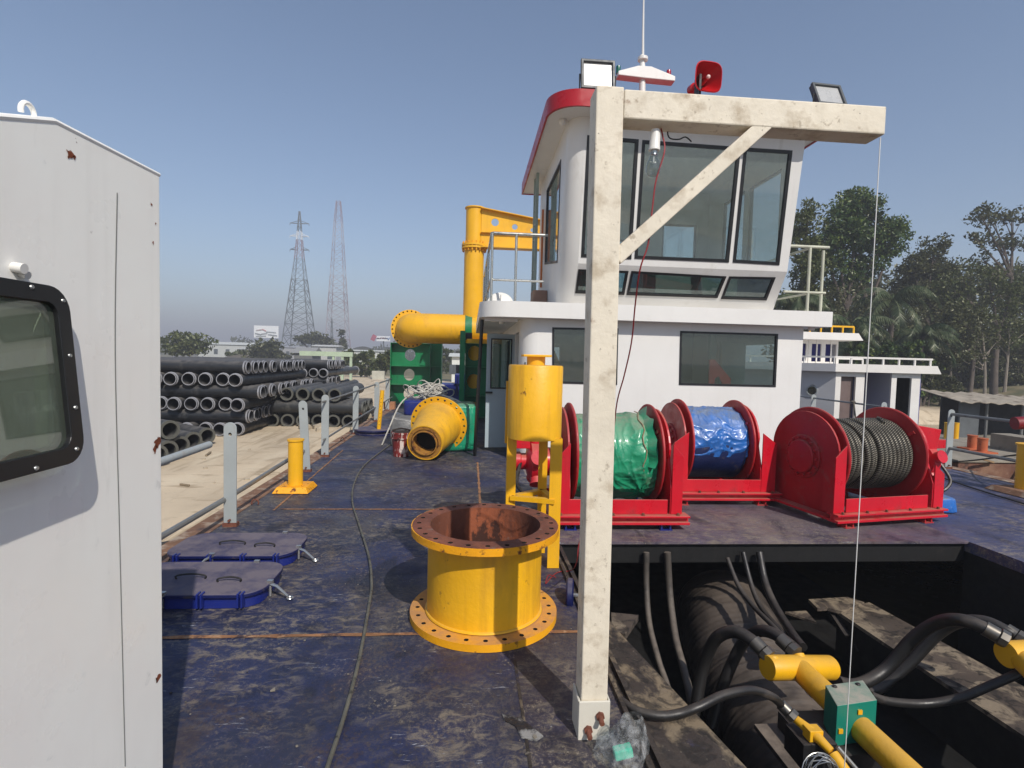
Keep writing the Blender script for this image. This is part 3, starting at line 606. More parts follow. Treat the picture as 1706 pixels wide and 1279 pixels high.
# black paint scab / mud plate beside post
p=[onZ(x,y,-.012) for x,y in ((836,1195),(868,1203),(905,1232),(893,1240),(868,1234),(858,1215),(840,1206))]
tag(MB().prism(p,(0,0,.018)).build('tar_scab',pmat('tar_scab','26262a',.45,var=.3,spots=(('8a8884',9,.5,.1),),bump=.6),None,smooth=0),'dried dark scab of tar and paint on the deck near the white post','tar patch')
# blue hand wheel beside well edge
p=onY(948,990,3.45); p.z-=.09;  t=thing('hand_wheel','small blue disc shaped hand wheel at the rim of the dark well','hand wheel',(p.x,p.y,-.16))
MB().lathe([(0,-.02),(.095,-.02),(.105,-.01),(.105,.02),(.09,.03),(0,.03)],(p.x+.0,p.y,p.z+.09),(.97,-.2,0),32).build('wheel',NAVY,t); MB().cyl((p.x,p.y,p.z+.09),(p.x+.1,p.y-.03,p.z+.09),.014,10).build('spindle',STEEL,t)
# ------------------------------------------------------------------ near cabin at the left
XC=-.965
t=thing('white_cabin','chipped white steel cabin wall with a black framed tilting window at the left','cabin',(XC-.3,1.4,0))
prof=[V((XC,1.752,-.02)),V((XC,1.752,2.135)),V((XC,1.335,2.118)),V((XC,1.15,2.05)),V((XC,.2,1.75)),V((XC,.2,-.02))]
win=[V((XC,y,z)) for y,z in ((1.30,1.70),(1.30,1.36),(.75,1.36),(.75,1.70))]
wallb=MB().prism(prof,(-.03,0,0),[win]); wallb.build('side_wall',WHT2,t,smooth=0,bevel=.004)
b=MB().add([(XC-.03,1.752,-.02),(XC-.9,1.752,-.02),(XC-.9,1.752,2.135),(XC-.03,1.752,2.135),(XC-.03,1.722,-.02),(XC-.9,1.722,-.02),(XC-.9,1.722,2.135),(XC-.03,1.722,2.135)],[(0,1,2,3),(4,5,6,7),(0,4,7,3),(1,5,6,2),(3,2,6,7)]); b.build('end_wall',WHT2,t,smooth=0)
rf=[(XC-.03,p.y,p.z-.004) for p in prof[1:5]]; b=MB().add(rf+[(XC-.9,y,z) for _,y,z in rf],[(i,i+1,i+5,i+4) for i in range(3)]); b.build('roof_plate',WHT2,t,smooth=0)
lipb=MB().tube([(XC-.004,p.y,p.z) for p in prof[1:4]],.007,8); lipb.build('roof_edge',WHT2,t)
# opening window, hinged at the top, tipped out
def rrY(y0,y1,z0,z1,r,n=7):
    o=[]
    for cy_,cz_,a0 in ((y1-r,z1-r,0),(y0+r,z1-r,PI/2),(y0+r,z0+r,PI),(y1-r,z0+r,1.5*PI)):
        for i in range(n): a=a0+PI/2*i/(n-1); o.append((cy_+r*math.cos(a),cz_+r*math.sin(a)))
    return o
zt=1.745; tl=math.tan(R_(5)) 
def tip(y,z,dx=0): return V((XC+.018+(zt-z)*tl+dx,y,z))
out=[tip(y,z) for y,z in rrY(.70,1.325,1.335,1.735,.055)]; inn=[tip(y,z) for y,z in rrY(.735,1.287,1.372,1.698,.03)]
wn=MB().prism(out,(.012,0,0),[inn]).build('window',TRIM,t,smooth=0,bevel=.002)
inn2=[tip(y,z,.001) for y,z in rrY(.72,1.30,1.36,1.71,.04)]
GC=glass('cabin_glass','b4c0b4',.10,film=.22,filmc='98a090')
MB().prism(inn2,(-.004,0,0)).build('pane',GC,wn,smooth=0)
ins=MB().prism([tip(y,z,-.016) for y,z in rrY(.725,1.298,1.362,1.708,.04)],(.010,0,0),[[tip(y,z,-.016) for y,z in rrY(.745,1.278,1.380,1.69,.03)]]); ins.build('seal',pmat('aluminium_seal','9a9a94',.35,metal=.6),wn,smooth=0)
for (y,z) in ((1.22,1.725),(1.305,1.705),(1.308,1.58),(1.308,1.46),(1.298,1.365),(1.18,1.345),(1.05,1.725),(1.03,1.345)): 
    q=tip(y,z,.012); MB().lathe([(0,.0035),(.004,.003),(.0055,0)],q,(1,0,.2),10).build('screw',STEEL,wn)
hb=MB().tube([(XC,1.215,1.765),(XC+.022,1.215,1.762)],.011,14); hb.tube([(XC+.0,1.232,1.755),(XC+.016,1.232,1.75)],.009,10); hb.build('wiper_pivot',PLASTW,wn)
MB().box((XC-.5,.6,1.2),(XC-.48,1.6,1.9)).build('inner_panel',pmat('cabin_inside','6a6e66',.8,var=.3,vscale=4,bump=.2),t,smooth=0)
eb=MB().tube([(XC-.02,1.285+.018*math.cos(a),2.113+.020*math.sin(a)) for a in [-.3+(PI+.6)*i/12 for i in range(13)]],.0055,8); eb.build('lifting_eye',WHT2,t)
scr=MB().tube(smoothpath([(XC+.001,1.55,2.02),(XC+.001,1.535,1.6),(XC+.001,1.545,1.1),(XC+.001,1.56,.4)],8),.0012,5); scr.build('paint_crack',pmat('crack','6a6a66',.9),t)
for (px,py,r) in ((116,257,.010),(124,262,.004),(262,738,.015),(258,748,.009),(263,1130,.012),(252,340,.004),(259,372,.003),(255,404,.0035)):
    q=onX(px,py,XC+.0008); random.seed(int(px*py)); n=26; ph0=random.random()*9
    poly=[V((XC+.0012,min(1.751,q.y+math.cos(2*PI*i/n)*r*(1+.45*math.sin(3*2*PI*i/n+ph0)+.2*random.uniform(-1,1))),q.z+math.sin(2*PI*i/n)*r*1.2*(1+.35*math.sin(2*2*PI*i/n+ph0)+.2*random.uniform(-1,1)))) for i in range(n)]
    MB().add(poly,[tuple(range(n))]).build('rust_chip',pmat('chip_rust','7a3c20',.9,var=.4,vscale=30,bump=.4),t,smooth=0,merge=False)

# grit and paint chips scattered on the deck
rng=random.Random(77); gb=MB()
for k in range(170):
    x=rng.uniform(-2.1,.7); y=1.6+rng.random()**1.5*7; s=rng.uniform(.002,.007)*(1 if rng.random()>.06 else 2.2); a=rng.random()*6.28; n=rng.choice((3,4,5))
    if math.hypot(x-.116,y-3.275)<.47: continue
    gb.prism([(x+s*math.cos(a+2*PI*i/n)*rng.uniform(.6,1.3),y+s*math.sin(a+2*PI*i/n)*rng.uniform(.6,1.3),.0035) for i in range(n)],(0,0,s*.5))
tag(gb.build('deck_grit',pmat('paint_chips','7d766a',.8,var=.4,vscale=3,world=True,spots=(('3a3430',2.5,.52,.05),)),None,local=True,smooth=0,merge=False),'scattered grit and paint chips on the deck',kind='stuff')
# ------------------------------------------------------------------ winches (local frame: drum axis x, front -y)
ROPEM=bpy.data.materials.new('steel_wire_rope'); ROPEM.use_nodes=True; t_=NT(ROPEM); t_.coord()
sx_=t_.n('ShaderNodeSeparateXYZ'); t_.l(t_.co,sx_.inputs[0])
zc=t_.mul(sx_.outputs['Z'],-.64,'ADD')
an=t_.mul(zc,sx_.outputs['Y'],'ARCTAN2')
ph=t_.mul(t_.mul(an,105.),t_.mul(sx_.outputs['X'],150.),'ADD')
sn=t_.mul(ph,0.,'SINE'); sr=t_.ramp(sn,-.5,.8)
c_=t_.mix(sr,lin('080706'),lin('8b8577')); c_=t_.mix(t_.ramp(t_.noise(7,4,.6),.4,.7,0,.6),c_,lin('3a342a'))
p_=t_.n('ShaderNodeBsdfPrincipled'); t_.l(c_,p_.inputs['Base Color']); p_.inputs['Roughness'].default_value=.42; p_.inputs['Metallic'].default_value=.5
bp_=t_.n('ShaderNodeBump'); bp_.inputs['Strength'].default_value=.7; bp_.inputs['Distance'].default_value=.006; t_.l(sr,bp_.inputs['Height']); t_.l(bp_.outputs[0],p_.inputs['Normal'])
o_=t_.n('ShaderNodeOutputMaterial'); t_.l(p_.outputs[0],o_.inputs[0])
ZC=.64
def winch(name,label,loc,rz,hw,hf,drum,motor_side,seed=0,back_taper=True):
    """hw half width at the base, hf half distance of the drum flanges"""
    t=thing(name,label,'winch',loc,rz,'red deck winches')
    L=dict(local=True)
    # base: dusty flange plate, front and back cross plates, feet
    b=MB(); b.box((-hw-.06,-.60,.06),(hw+.06,-.46,.085)).box((-hw-.06,-.60,.125),(hw+.06,-.46,.145)).box((-hw-.06,-.555,.085),(hw+.06,-.50,.125))
    b.box((-hw-.05,.46,.06),(hw+.05,.58,.145)); b.box((-hw-.06,-.458,.062),(-hw+.09,.458,.088)).box((hw-.09,-.458,.062),(hw+.06,.458,.088)); b.build('base_frame',REDP,t,smooth=0,bevel=.003,**L)
    b=MB().box((-hw+.10,-.535,.147),(hw-.14,-.52,.285)); b.build('front_plate',REDP,t,smooth=0,bevel=.003,**L)
    b=MB().box((-hw+.10,.49,.147),(hw-.14,.505,.35)); b.build('rear_plate',REDD,t,smooth=0,**L)
    for (x,y) in ((-hw+.12,-.52),(hw-.16,-.52),(-hw+.12,.5),(hw-.16,.5),(-.0,.5)):
        b=MB().box((x-.05,y-.05,0),(x-.035,y+.05,.06)).box((x+.035,y-.05,0),(x+.05,y+.05,.06)).box((x-.06,y-.06,0),(x+.06,y+.06,.008)); b.build('foot',NAVYB if seed==1 else REDD,t,smooth=0,**L)
    for x in (-hw+.02,-hw*.5,-.08,hw*.35,hw-.05):
        MB().lathe([(0,.022),(.014,.020),(.014,0),(.02,0),(.02,-.004),(0,-.004)],(x,-.575,.147),(0,0,1),6).build('bolt',RUSTM,t,local=True)
    for sgn in (-1,1):
        xp=sgn*(hf+.075)
        # side plate: wide foot, rounded head
        pr=[(-.53,.088),(-.53,.40),(-.44,.66)]
        pr+=[(.46*math.cos(a),ZC+.05+.42*math.sin(a)) for a in [PI-.15-(PI-.3)*i/18 for i in range(19)]]
        pr+=[(.46,.62),(.58,.34),(.58,.088)]
        MB().prism([V((xp-.011,y,z)) for y,z in pr],(.022,0,0)).build('side_plate',REDP if sgn==1 else REDD,t,smooth=0,bevel=.004,**L)
        # front stiffener facing forward with slanted head
        xi=xp; xo=sgn*hw
        if abs(xo-xi)<.1: xo=xi+sgn*.13
        MB().prism([V((xo,-.54,.147)),V((xi,-.54,.147)),V((xi,-.54,.82 if not(drum=='rope' and sgn>0) else .60)),V((xo,-.54,.70 if not(drum=='rope' and sgn>0) else .50))],(0,.014,0)).build('upright',REDP,t,smooth=0,bevel=.003,**L)
        MB().prism([V((xo,-.526,.147)),V((xo,-.526,.70 if not(drum=='rope' and sgn>0) else .5)),V((xo,-.40,.62 if not(drum=='rope' and sgn>0) else .45)),V((xo,-.40,.147))],(-sgn*.012,0,0)).build('upright_web',REDD,t,smooth=0,**L)
        # drum flange
        f=MB().lathe([(.12,-.012),(.505,-.012),(.515,-.004),(.515,.010),(.505,.016),(.12,.016)],(sgn*hf,0,ZC),(1,0,0),64,True); f.build('drum_flange',REDD,t,smooth=35,**L)
        # bolt ring hub on the outside of the side plate
        hb=MB().lathe([(0,.055),(.17,.055),(.18,.045),(.18,.02),(.225,.02),(.235,.012),(.235,0)],(xp+sgn*.011,0,ZC-.02),(sgn,0,0),40)
        h=hb.build('hub',REDD,t,smooth=35,**L)
        for k in range(14): a=2*PI*k/14; MB().lathe([(0,.045),(.016,.042),(.016,.018)],(xp+sgn*.011,.205*math.cos(a),ZC-.02+.205*math.sin(a)),(sgn,0,0),6).build('bolt',REDD,h,smooth=0,**L)
        b=MB().obox((sgn*hf-sgn*.02,-.33,ZC+.26),(.006,0,0),(0,.035,-.02),(0,.012,.012)); b.build('cable_clamp',REDP,t,smooth=0,**L)
    if motor_side:
        s=motor_side; x=s*(hf+(.20 if s<0 else .42))
        b=MB().lathe([(.0,.42),(.07,.42),(.07,.36),(.1,.35),(.1,.30),(.085,.29),(.085,.24),(.15,.22),(.20,.19),(.20,.09),(.15,.07),(.13,-.33)],(x,0,ZC-.1),(s,0,0),28)
        mo=b.build('hydraulic_motor',REDP,t,smooth=35,**L)
        for k in range(5):
            a=2*PI*k/5+.3; c=V((x+s*.14,.20*math.cos(a),ZC-.1+.20*math.sin(a)))
            bb=MB().cyl(c-V((0,math.cos(a),math.sin(a)))*.05,c+V((0,math.cos(a),math.sin(a)))*.045,.062,16); bb.cyl(c+V((0,math.cos(a),math.sin(a)))*.045,c+V((0,math.cos(a),math.sin(a)))*.06,.072,16); bb.build('motor_cylinder',REDP,mo,smooth=35,**L)
        b=MB().obox((x+s*.28,-.05,ZC+.10),(.07,0,.0),(0,.07,0),(0,0,.05)); b.build('valve_block',REDP,mo,smooth=0,bevel=.006,**L)
        if s>0: b=MB().prism([V((x-.22,-.13,ZC+.10)),V((x+.20,-.13,ZC+.00)),V((x+.26,-.13,ZC+.27)),V((x-.22,-.13,ZC+.34))],(0,.3,0)); b.build('guard',REDP,t,smooth=0,bevel=.008,**L)
        b=MB().tube(smoothpath([(x+s*.3,-.08,ZC-.1),(x+s*.34,-.2,ZC-.3),(x+s*.2,-.22,ZC-.42),(x+s*.1,-.1,ZC-.5)],5),.018,8); b.build('hydraulic_hose',RUB,mo,**L)
    Ln=hf-.02
    if drum=='rope':
        pr=[(.1,-Ln)]; nT=17; pitch=(2*Ln-.02)/nT
        for k in range(nT):
            x0=-Ln+.01+k*pitch; R=.375 if k<5 else (.385 if k<8 else .392)
            if k in (5,8): R-=.028
            if k==0: R-=.01
            r=pitch/2
            for a in range(7): ang=PI-PI*a/6; pr.append((R-r+r*math.sin(ang),x0+r+r*math.cos(ang)))
        pr.append((.1,Ln)); MB().lathe(pr,(0,0,ZC),(1,0,0),96).build('wire_rope',ROPEM,t,smooth=60,**L)
        MB().tube([(hf*.55,-.18,ZC+.365),(hf*.62,-.12,ZC+.395),(hf*.75,-.02,ZC+.40)],.014,8).build('rope_end',ROPEM,t,**L)
    else:
        mat=TGD if drum=='green' else TB
        def f(u,v):
            a=u*2*PI; x=-Ln+2*Ln*v; sn_=math.sin(a)
            low=max(0,-sn_)
            if drum=='green': R=.385+.05*low+.012*math.sin(v*PI)+.025*math.exp(-((v-.78)/.10)**2)
            else: R=.395+.008*math.sin(v*PI) if sn_>-.30 else .375
            return (x,R*math.cos(a),ZC+R*sn_*1.02),V((0,math.cos(a),sn_))
        def ridge(q): return (1-abs(mnoise.noise(q))*2)**2 if abs(mnoise.noise(q))<.5 else 0
        b=MB(); nu,nv=300,110; vsl=[];fsl=[]
        for j in range(nv+1):
            for i in range(nu):
                p,n=f(i/nu,j/nv); p=V(p); an=i/nu*2*PI
                wv=V((mnoise.noise(p*3+V((seed,0,0))),mnoise.noise(p*3+V((0,seed,9))),0))*.9
                if drum=='green':   # folds radiating toward the tied seam near the right flange
                    dx=p.x-hf*.62; dz=an-3.9; rr=math.hypot(dx*3,dz)+.15; th=math.atan2(dz,dx*3)
                    d=.016*ridge(V((th*2.6,rr*.9,seed)))/(1+.25*rr)+.012*ridge(V((p.x*4,an*1.6,seed))+wv)+.006*ridge(V((p.x*13,an*5,seed+4))+wv*2)
                else:
                    d=.020*ridge(V((p.x*5+an*.9,an*.8,seed))+wv)+.013*ridge(V((p.x*3-an*1.5,an*2.4,seed+7))+wv)+.006*ridge(V((p.x*14,an*4,seed+4))+wv*2)
                vsl.append(p+n*(d-.008))
        for j in range(nv):
            for i in range(nu): a=j*nu+i; c=j*nu+(i+1)%nu; fsl.append((a,c,c+nu,a+nu))
        b.add(vsl,fsl); tp=b.build('tarp_cover',mat,t,smooth=60,local=True)
        if drum=='green':
            cr=[(hf*.62,math.cos(a)*.43,ZC+math.sin(a)*.44) for a in [PI*.52+ (PI*.72)*i/14 for i in range(15)]]
            MB().tube([(x+.02*math.sin(i*1.7),y,z) for i,(x,y,z) in enumerate(cr)],.006,6).build('lashing_cord',pmat('old_cord','8a7a60',.9),tp,**L)
            # standing flap at the end of the sheet
            fl=[]; fsx=[]; 
            for i in range(15):
                a=PI*.50+PI*.55*i/14; R1=.40; R2=.475+.03*math.sin(i*1.3)
                fl+=[(hf*.66+.01*math.sin(i*2.1),math.cos(a)*R1,ZC+math.sin(a)*R1),(hf*.86+.02*math.sin(i*1.6),math.cos(a)*R2,ZC+math.sin(a)*R2)]
            MB().add(fl,[(2*i,2*i+1,2*i+3,2*i+2) for i in range(14)]).build('tarp_flap',mat,tp,smooth=60,local=True,merge=False)
        else:
            MB().lathe([(.40,-Ln+.05),(.405,Ln-.03)],(0,0,ZC-.03),(1,0,0),64).build('under_sheet',pmat('dark_blue_sheet','12224e',.4,var=.3,spots=(('5a5048',6,.6,.1),),bump=.5),t,**L)
    return t
winch('deck_winch','red winch with its drum wrapped in green tarpaulin, left of the blue wrapped one',(1.45,5.45,0),0,.60,.42,'green',-1,1)
winch('deck_winch','red winch with its drum wrapped in crumpled blue tarpaulin, in the middle of three',(2.90,6.33,0),0,.60,.36,'blue',0,2)
winch('deck_winch','red winch carrying bare steel wire rope, turned sideways at the platform corner',(4.205,5.60,0),R_(10),.645,.50,'rope',1,3)
wrapped_box('blue_tarp_bundle',(5.08,5.48,.02),(5.42,5.85,.15),TB,'crumpled blue tarpaulin lying on the deck right of the wire rope winch','tarp',.06,7,34)
# ------------------------------------------------------------------ suction hose, hydraulic hoses, pipes in the well
def ribbed(pts,r,n=40):
    P_=smoothpath(pts,52); rs=[r*(1+.004*math.sin(i*1.57)+.022*mnoise.noise(V((i*.2,0,0)))) for i in range(len(P_))]; return MB().tube(P_,rs,n)
pp=[onY(1205,965,5.2)+V((0,0,-.30)),onY(1222,1060,4.6),onY(1258,1145,4.1),onY(1322,1250,3.55),onY(1385,1370,3.1),onY(1440,1520,2.7)]
for q in pp: q.z-=.06
tag(ribbed(pp,.45).build('suction_hose',HOSER,None,smooth=60),'fat black rubber suction hose curving down into the dark well','hose')
def hose(label,pts,r=.028,name='hydraulic_hose',mat=RUB): 
    o=MB().tube(smoothpath(pts,8),r,12).build(name,mat,None); return tag(o,label,'hose','black hydraulic hoses in the well')
D=lambda l: [onY(*a) for a in l]
DH=pmat('dusty_rubber_hose','4a443e',.6,var=.3,vscale=4,spots=(('1c1b1b',5,.52,.12,None,.8),),dust=.7,dustc='7d7266')
hose('leftmost dusty hose hanging straight down along the left well wall',D([(1077,920,4.55),(1077,980,4.5),(1082,1040,4.3),(1097,1100,4.0),(1112,1145,3.8),(1125,1200,3.6)]),.026,mat=DH)
hose('second dusty hose hanging down beside the leftmost one',D([(1112,920,4.55),(1116,990,4.5),(1125,1060,4.2),(1138,1110,3.9),(1148,1150,3.7),(1160,1210,3.5)]),.030,mat=DH)
hose('hose rising steeply behind the fat suction hose, rightmost of three',D([(1265,920,4.55),(1275,970,4.4),(1292,1010,4.1),(1320,1055,3.7),(1338,1078,3.5)]),.030)
hose('thin hose running down between two others onto the yellow tee pipe',D([(1238,920,4.55),(1252,975,4.4),(1270,1015,4.15),(1300,1050,3.8),(1330,1085,3.6)]),.022)
hose('thin hose lying close over the right shoulder of the suction hose',D([(1212,930,4.55),(1230,975,4.35),(1255,1010,4.1),(1290,1045,3.8),(1320,1080,3.6)]),.020)
hose('thick hose arching over the suction hose to the left outlet of the yellow tee',D([(1150,1215,3.5),(1160,1170,3.55),(1172,1110,3.6),(1192,1065,3.55),(1222,1052,3.45),(1250,1065,3.35),(1275,1088,3.26)]),.042)
hose('thick hose from behind the suction hose to the upper outlet of the yellow tee',D([(1185,1210,3.7),(1205,1140,3.75),(1235,1075,3.75),(1262,1052,3.65),(1290,1056,3.5),(1320,1078,3.36)]),.042)
hose('thin hose lying on the walkway plate and arching right to the small yellow valve',[onZ(1033,1166,.0),onZ(1058,1183,.0),onZ(1095,1192,.0)]+[onZ(1130,1189,.0),onZ(1165,1177,.03)]+D([(1205,1158,2.34),(1250,1150,2.39),(1285,1160,2.44),(1303,1175,2.5)]),.021)
hose('big hose swinging from the right yellow pipe down into the well, nearest',D([(1395,1136,3.4),(1430,1140,3.45),(1475,1115,3.5),(1520,1065,3.45),(1560,1038,3.35),(1600,1033,3.2),(1640,1046,3.1),(1668,1062,3.05)]),.042)
hose('big hose just behind the nearest big one, its top showing above it',D([(1395,1150,3.6),(1455,1150,3.7),(1510,1110,3.7),(1560,1058,3.65),(1600,1036,3.55),(1640,1035,3.45),(1675,1050,3.35),(1702,1065,3.3)]),.040)
hose('long hose sagging low behind the teal box toward the right',D([(1450,1158,3.1),(1480,1168,3.1),(1540,1172,3.1),(1600,1162,3.05),(1650,1142,3.0),(1720,1112,2.95)]),.026)
def fitting(label,p,q,r,mb=None):
    p,q=V(p),V(q); b=MB().tube([p,p+(q-p)*.55],r*1.18,16); b.tube([p+(q-p)*.55,p+(q-p)*.62,p+(q-p)*.95,q],[r*1.0,r*1.35,r*1.35,r*.9],8); return tag(b.build('hose_fitting',CHROME,None),label,'fitting','steel hose fittings')
fitting('steel fitting at the left outlet of the yellow tee',onY(1256,1068,3.33),onY(1283,1096,3.23),.040)
fitting('steel fitting at the upper outlet of the yellow tee',onY(1300,1064,3.42),onY(1328,1090,3.3),.040)
fitting('steel fitting on the nearest big hose at the right edge',onY(1640,1046,3.1),onY(1680,1068,3.02),.040)
fitting('steel fitting on the rear big hose at the right edge',onY(1676,1048,3.36),onY(1706,1066,3.28),.038)
fitting('small steel fitting before the little yellow valve',onY(1300,1172,2.5),onY(1325,1197,2.45),.024)
t=thing('tee_pipe','yellow capped tee pipe running toward the viewer with a round cross tube','pipe',(2.1,3.2,-.5))
a=onY(1278,1112,3.18); b_=onY(1385,1112,3.3); MB().tube([a,a+(b_-a)*.02,b_-(b_-a)*.02,b_],[.070,.076,.076,.070],28).build('cross_tube',YELF,t)
s0=onY(1335,1118,3.2); s1=onY(1420,1200,2.72); s2=onY(1520,1295,2.3); s3=onY(1700,1500,1.8)
MB().tube([s0,s1],.072,28).build('rear_tube',YELF,t); MB().tube([s1+(s1-s0)*.12,s2,s3],.068,28).build('front_tube',YEL,t)
for px,py,y in ((1287,1096,3.2),(1330,1090,3.28)):
    q=onY(px,py,y); MB().tube([q,q+V((0,-.05,-.05))],.036,16).build('outlet',YELF,t)
t=thing('side_pipe','yellow pipe end with a capped cross tube at the right frame edge','pipe',(3.8,3,-.5))
a=onY(1676,1090,3.0); MB().tube([a,a+V((.5,.02,0))],.078,28).build('cross_tube',YELF,t); MB().tube([onY(1700,1095,3.0),onY(1800,1190,2.4)],.07,24).build('pipe',YELF,t)
# teal clamp box
t=thing('clamp_block','teal clamp block with a dusty grey top through which the yellow pipe passes','clamp block',(2.0,2.75,-.6))
A=onY(1395,1176,2.62); Bq=onY(1461,1172,2.66); Cq=onY(1374,1157,2.80); dz=V((0,0,-.225))
ax_=Bq-A; ay_=Cq-A; ay_.z=0; ax_.z=0
MB().prism([A,A+ax_,A+ax_+ay_,A+ay_],dz).build('body',TEALP,t,smooth=0,bevel=.004)
b=MB(); 
for u,v in ((.2,.85),(.8,.8)): q=A+ax_*u+ay_*v; b.ball((q.x,q.y,q.z+.004),.014,1,1,.5,8)
b.build('grease_blobs',BLK,t)
b=MB()
for u,w_ in ((.10,.62),(.56,.22)): q=A+ax_*u+V((0,-.003,-.225*w_)); b.box((q.x-.012,q.y-.006,q.z-.012),(q.x+.012,q.y+.002,q.z+.012))
b.build('locking_lug',YELF,t,smooth=0)
b0=A+dz; MB().box((b0.x-.14,b0.y-.06,b0.z-.10),(b0.x+.24,b0.y+.30,b0.z-.003)).build('bracket',BLK,t,smooth=0,bevel=.003)
MB().box((b0.x-.26,b0.y-.14,b0.z-.135),(b0.x+.32,b0.y+.34,b0.z-.105)).build('shelf',pmat('dusty_black_shelf','3a3430',.8,var=.3,dust=1,dustc='7a6e62',bump=.3),t,smooth=0,bevel=.003)
# small yellow valve
t=thing('small_valve','little yellow pipe valve with a square block left of the teal box','valve',(1.6,2.4,-.7))
v0=onY(1322,1195,2.46); v1=onY(1356,1222,2.36); v2=onY(1385,1252,2.28); v3=onY(1412,1290,2.2)
MB().tube([v0,v1,v2],[.019,.026,.019],12).build('pipe',YELF,t); MB().tube([v2+(v3-v2)*.1,v3],.026,12).build('lower_pipe',YELF,t)
MB().box((v1.x-.035,v1.y-.02,v1.z-.03),(v1.x+.035,v1.y+.035,v1.z+.025)).build('valve_block',YELF,t,smooth=0,bevel=.004)
MB().box((v1.x-.07,v1.y-.03,v1.z-.16),(v1.x+.10,v1.y+.12,v1.z-.032)).build('bracket',BLK,t,smooth=0,bevel=.003)
b=MB(); random.seed(12)
c0=onY(1368,1290,2.2)
for k in range(9): b.tube([c0+V((.09*math.cos(a)*(1-.04*k),.03*math.sin(a+k),.08*math.sin(a))) for a in [2*PI*i/20 for i in range(21)]],.0022,5)
tag(b.build('wire_coil',STEEL,None),'small coil of bright wire under the little yellow valve','wire coil')
b=MB().tube([v2+V((.02,-.01,.03)),v2+V((.09,-.06,-.05)),v2+V((.17,-.1,-.13))],.010,8); b.tube([v2+V((-.03,-.01,-.02)),v2+V((.0,-.03,-.10))],.018,4); tag(b.build('shackle_pin',GALV,None),'grey shackle pin hooked on the little valve','shackle')
# beams inside the well
BM=pmat('dusty_rusty_beam','4a4038',.85,var=.3,vscale=3,world=True,bump=.6,bscale=20,spots=(('8c7e6a',3.5,.48,.10,None,.8,.8),('1a1614',8,.52,.08,None,.8,.6)))
t=thing('ladder_beam','dusty rusty steel beam running along the right side of the well','beam',(3.9,4.2,-1))
q=[onZ(1395,1018,-.72),onZ(1448,1003,-.72),onZ(1760,1173,-.72),onZ(1760,1262,-.72)]
MB().prism(q,(0,0,-.03)).build('top_plate',BM,t,smooth=0); q2=[p+V((0,0,-.031)) for p in q]; MB().prism([q2[0],q2[0]+V((0,0,-.4)),q2[3]+V((0,0,-.4)),q2[3]],(.02,0,0)).build('web_plate',BLKP,t,smooth=0)
bb=[onZ(x,y,-.70) for x,y in ((1347,998),(1412,994),(1440,1003),(1402,1018),(1378,1012),(1362,1013))]
tag(MB().prism(bb,(0,0,-.03)).build('hinge_plate',BM,None,smooth=0),'ragged dusty hinge plate at the head of the right well beam','plate')
b=MB().bar(onZ(1380,1012,-.74),onZ(1412,1060,-.85),.05,.02); b.bar(onZ(1412,1045,-.83),onZ(1432,1085,-.95),.04,.02); tag(b.build('hinge_link',BLK,None,smooth=0),'dark hinge link hanging below the ragged plate','link')
bb=[onZ(x,y,-.74) for x,y in ((1308,1019),(1343,1017),(1360,1036))]; tag(MB().prism(bb,(0,0,-.02)).build('gusset_plate',BM,None,smooth=0),'small triangular gusset plate left of the ragged hinge plate','plate')
b=MB().box((2.9,5.6,-.52),(4.66,5.68,-.40)); tag(b.build('cross_beam',BLK,None,smooth=0),'black cross beam deep under the winch platform','beam')
bb=[onZ(x,y,-.45) for x,y in ((1018,1020),(1064,1024),(1042,1056),(1020,1050))]; tag(MB().prism(bb,(0,0,-.05)).build('ledge_plate',BM,None,smooth=0),'small dusty ledge plate low beside the white post','plate')
# ------------------------------------------------------------------ deckhouse
HG=thing('deckhouse','white two storey dredger deckhouse with red roofed wheelhouse and raked windows','deckhouse',(2.95,10.5,0))
GW=glass('tinted_wheelhouse_glass','eef5f4',.12,film=.09,filmc='a4b4b4'); GD=glass('dark_cabin_glass','d2e0dc',.10,film=.06,filmc='7a8886')
YF=8.0; XL,XRr=.757,5.175; ZS=2.20; YB=13.2; rc=.24
# front wall of the lower storey with two window openings
fwin=[[V((onY(x,y,YF).x,YF,onY(x,y,YF).z)) for x,y in q] for q in (((920,545),(1030,547),(1028,641),(920,638)),((1133,551),(1296,556),(1292,644.5),(1131,641)))]
poly=[V((XL+rc,YF,.001)),V((XRr,YF,.001)),V((XRr,YF,ZS)),V((XL+rc,YF,ZS))]
MB().prism(poly,(0,.05,0),fwin).build('front_wall',WHT,HG,smooth=0)
arc=[(XL+rc-rc*math.sin(a),YF+rc-rc*math.cos(a)) for a in [PI/2*i/10 for i in range(11)]]
MB().add([(x,y,z) for z in (.001,ZS) for x,y in arc],[(i,i+1,i+12,i+11) for i in range(10)]).build('rounded_corner',WHT,HG,smooth=60,merge=False)
side=[V((XL,YF+rc,.001)),V((XL,YB,.001)),V((XL,YB,ZS)),V((XL,YF+rc,ZS))]
MB().prism(side,(.05,0,0),[[V((XL,8.5,.08)),V((XL,9.12,.08)),V((XL,9.12,2.02)),V((XL,8.5,2.02))],[V((XL,10.3,1.0)),V((XL,11.8,1.0)),V((XL,11.8,1.95)),V((XL,10.3,1.95))]]).build('side_wall',WHT,HG,smooth=0)
MB().prism([V((XRr,YF+.05,.001)),V((XRr,YB,.001)),V((XRr,YB,ZS)),V((XRr,YF+.05,ZS))],(-.05,0,0),[[V((XRr,8.7,1.05)),V((XRr,10.2,1.05)),V((XRr,10.2,1.95)),V((XRr,8.7,1.95))]]).build('side_wall',WHT,HG,smooth=0)
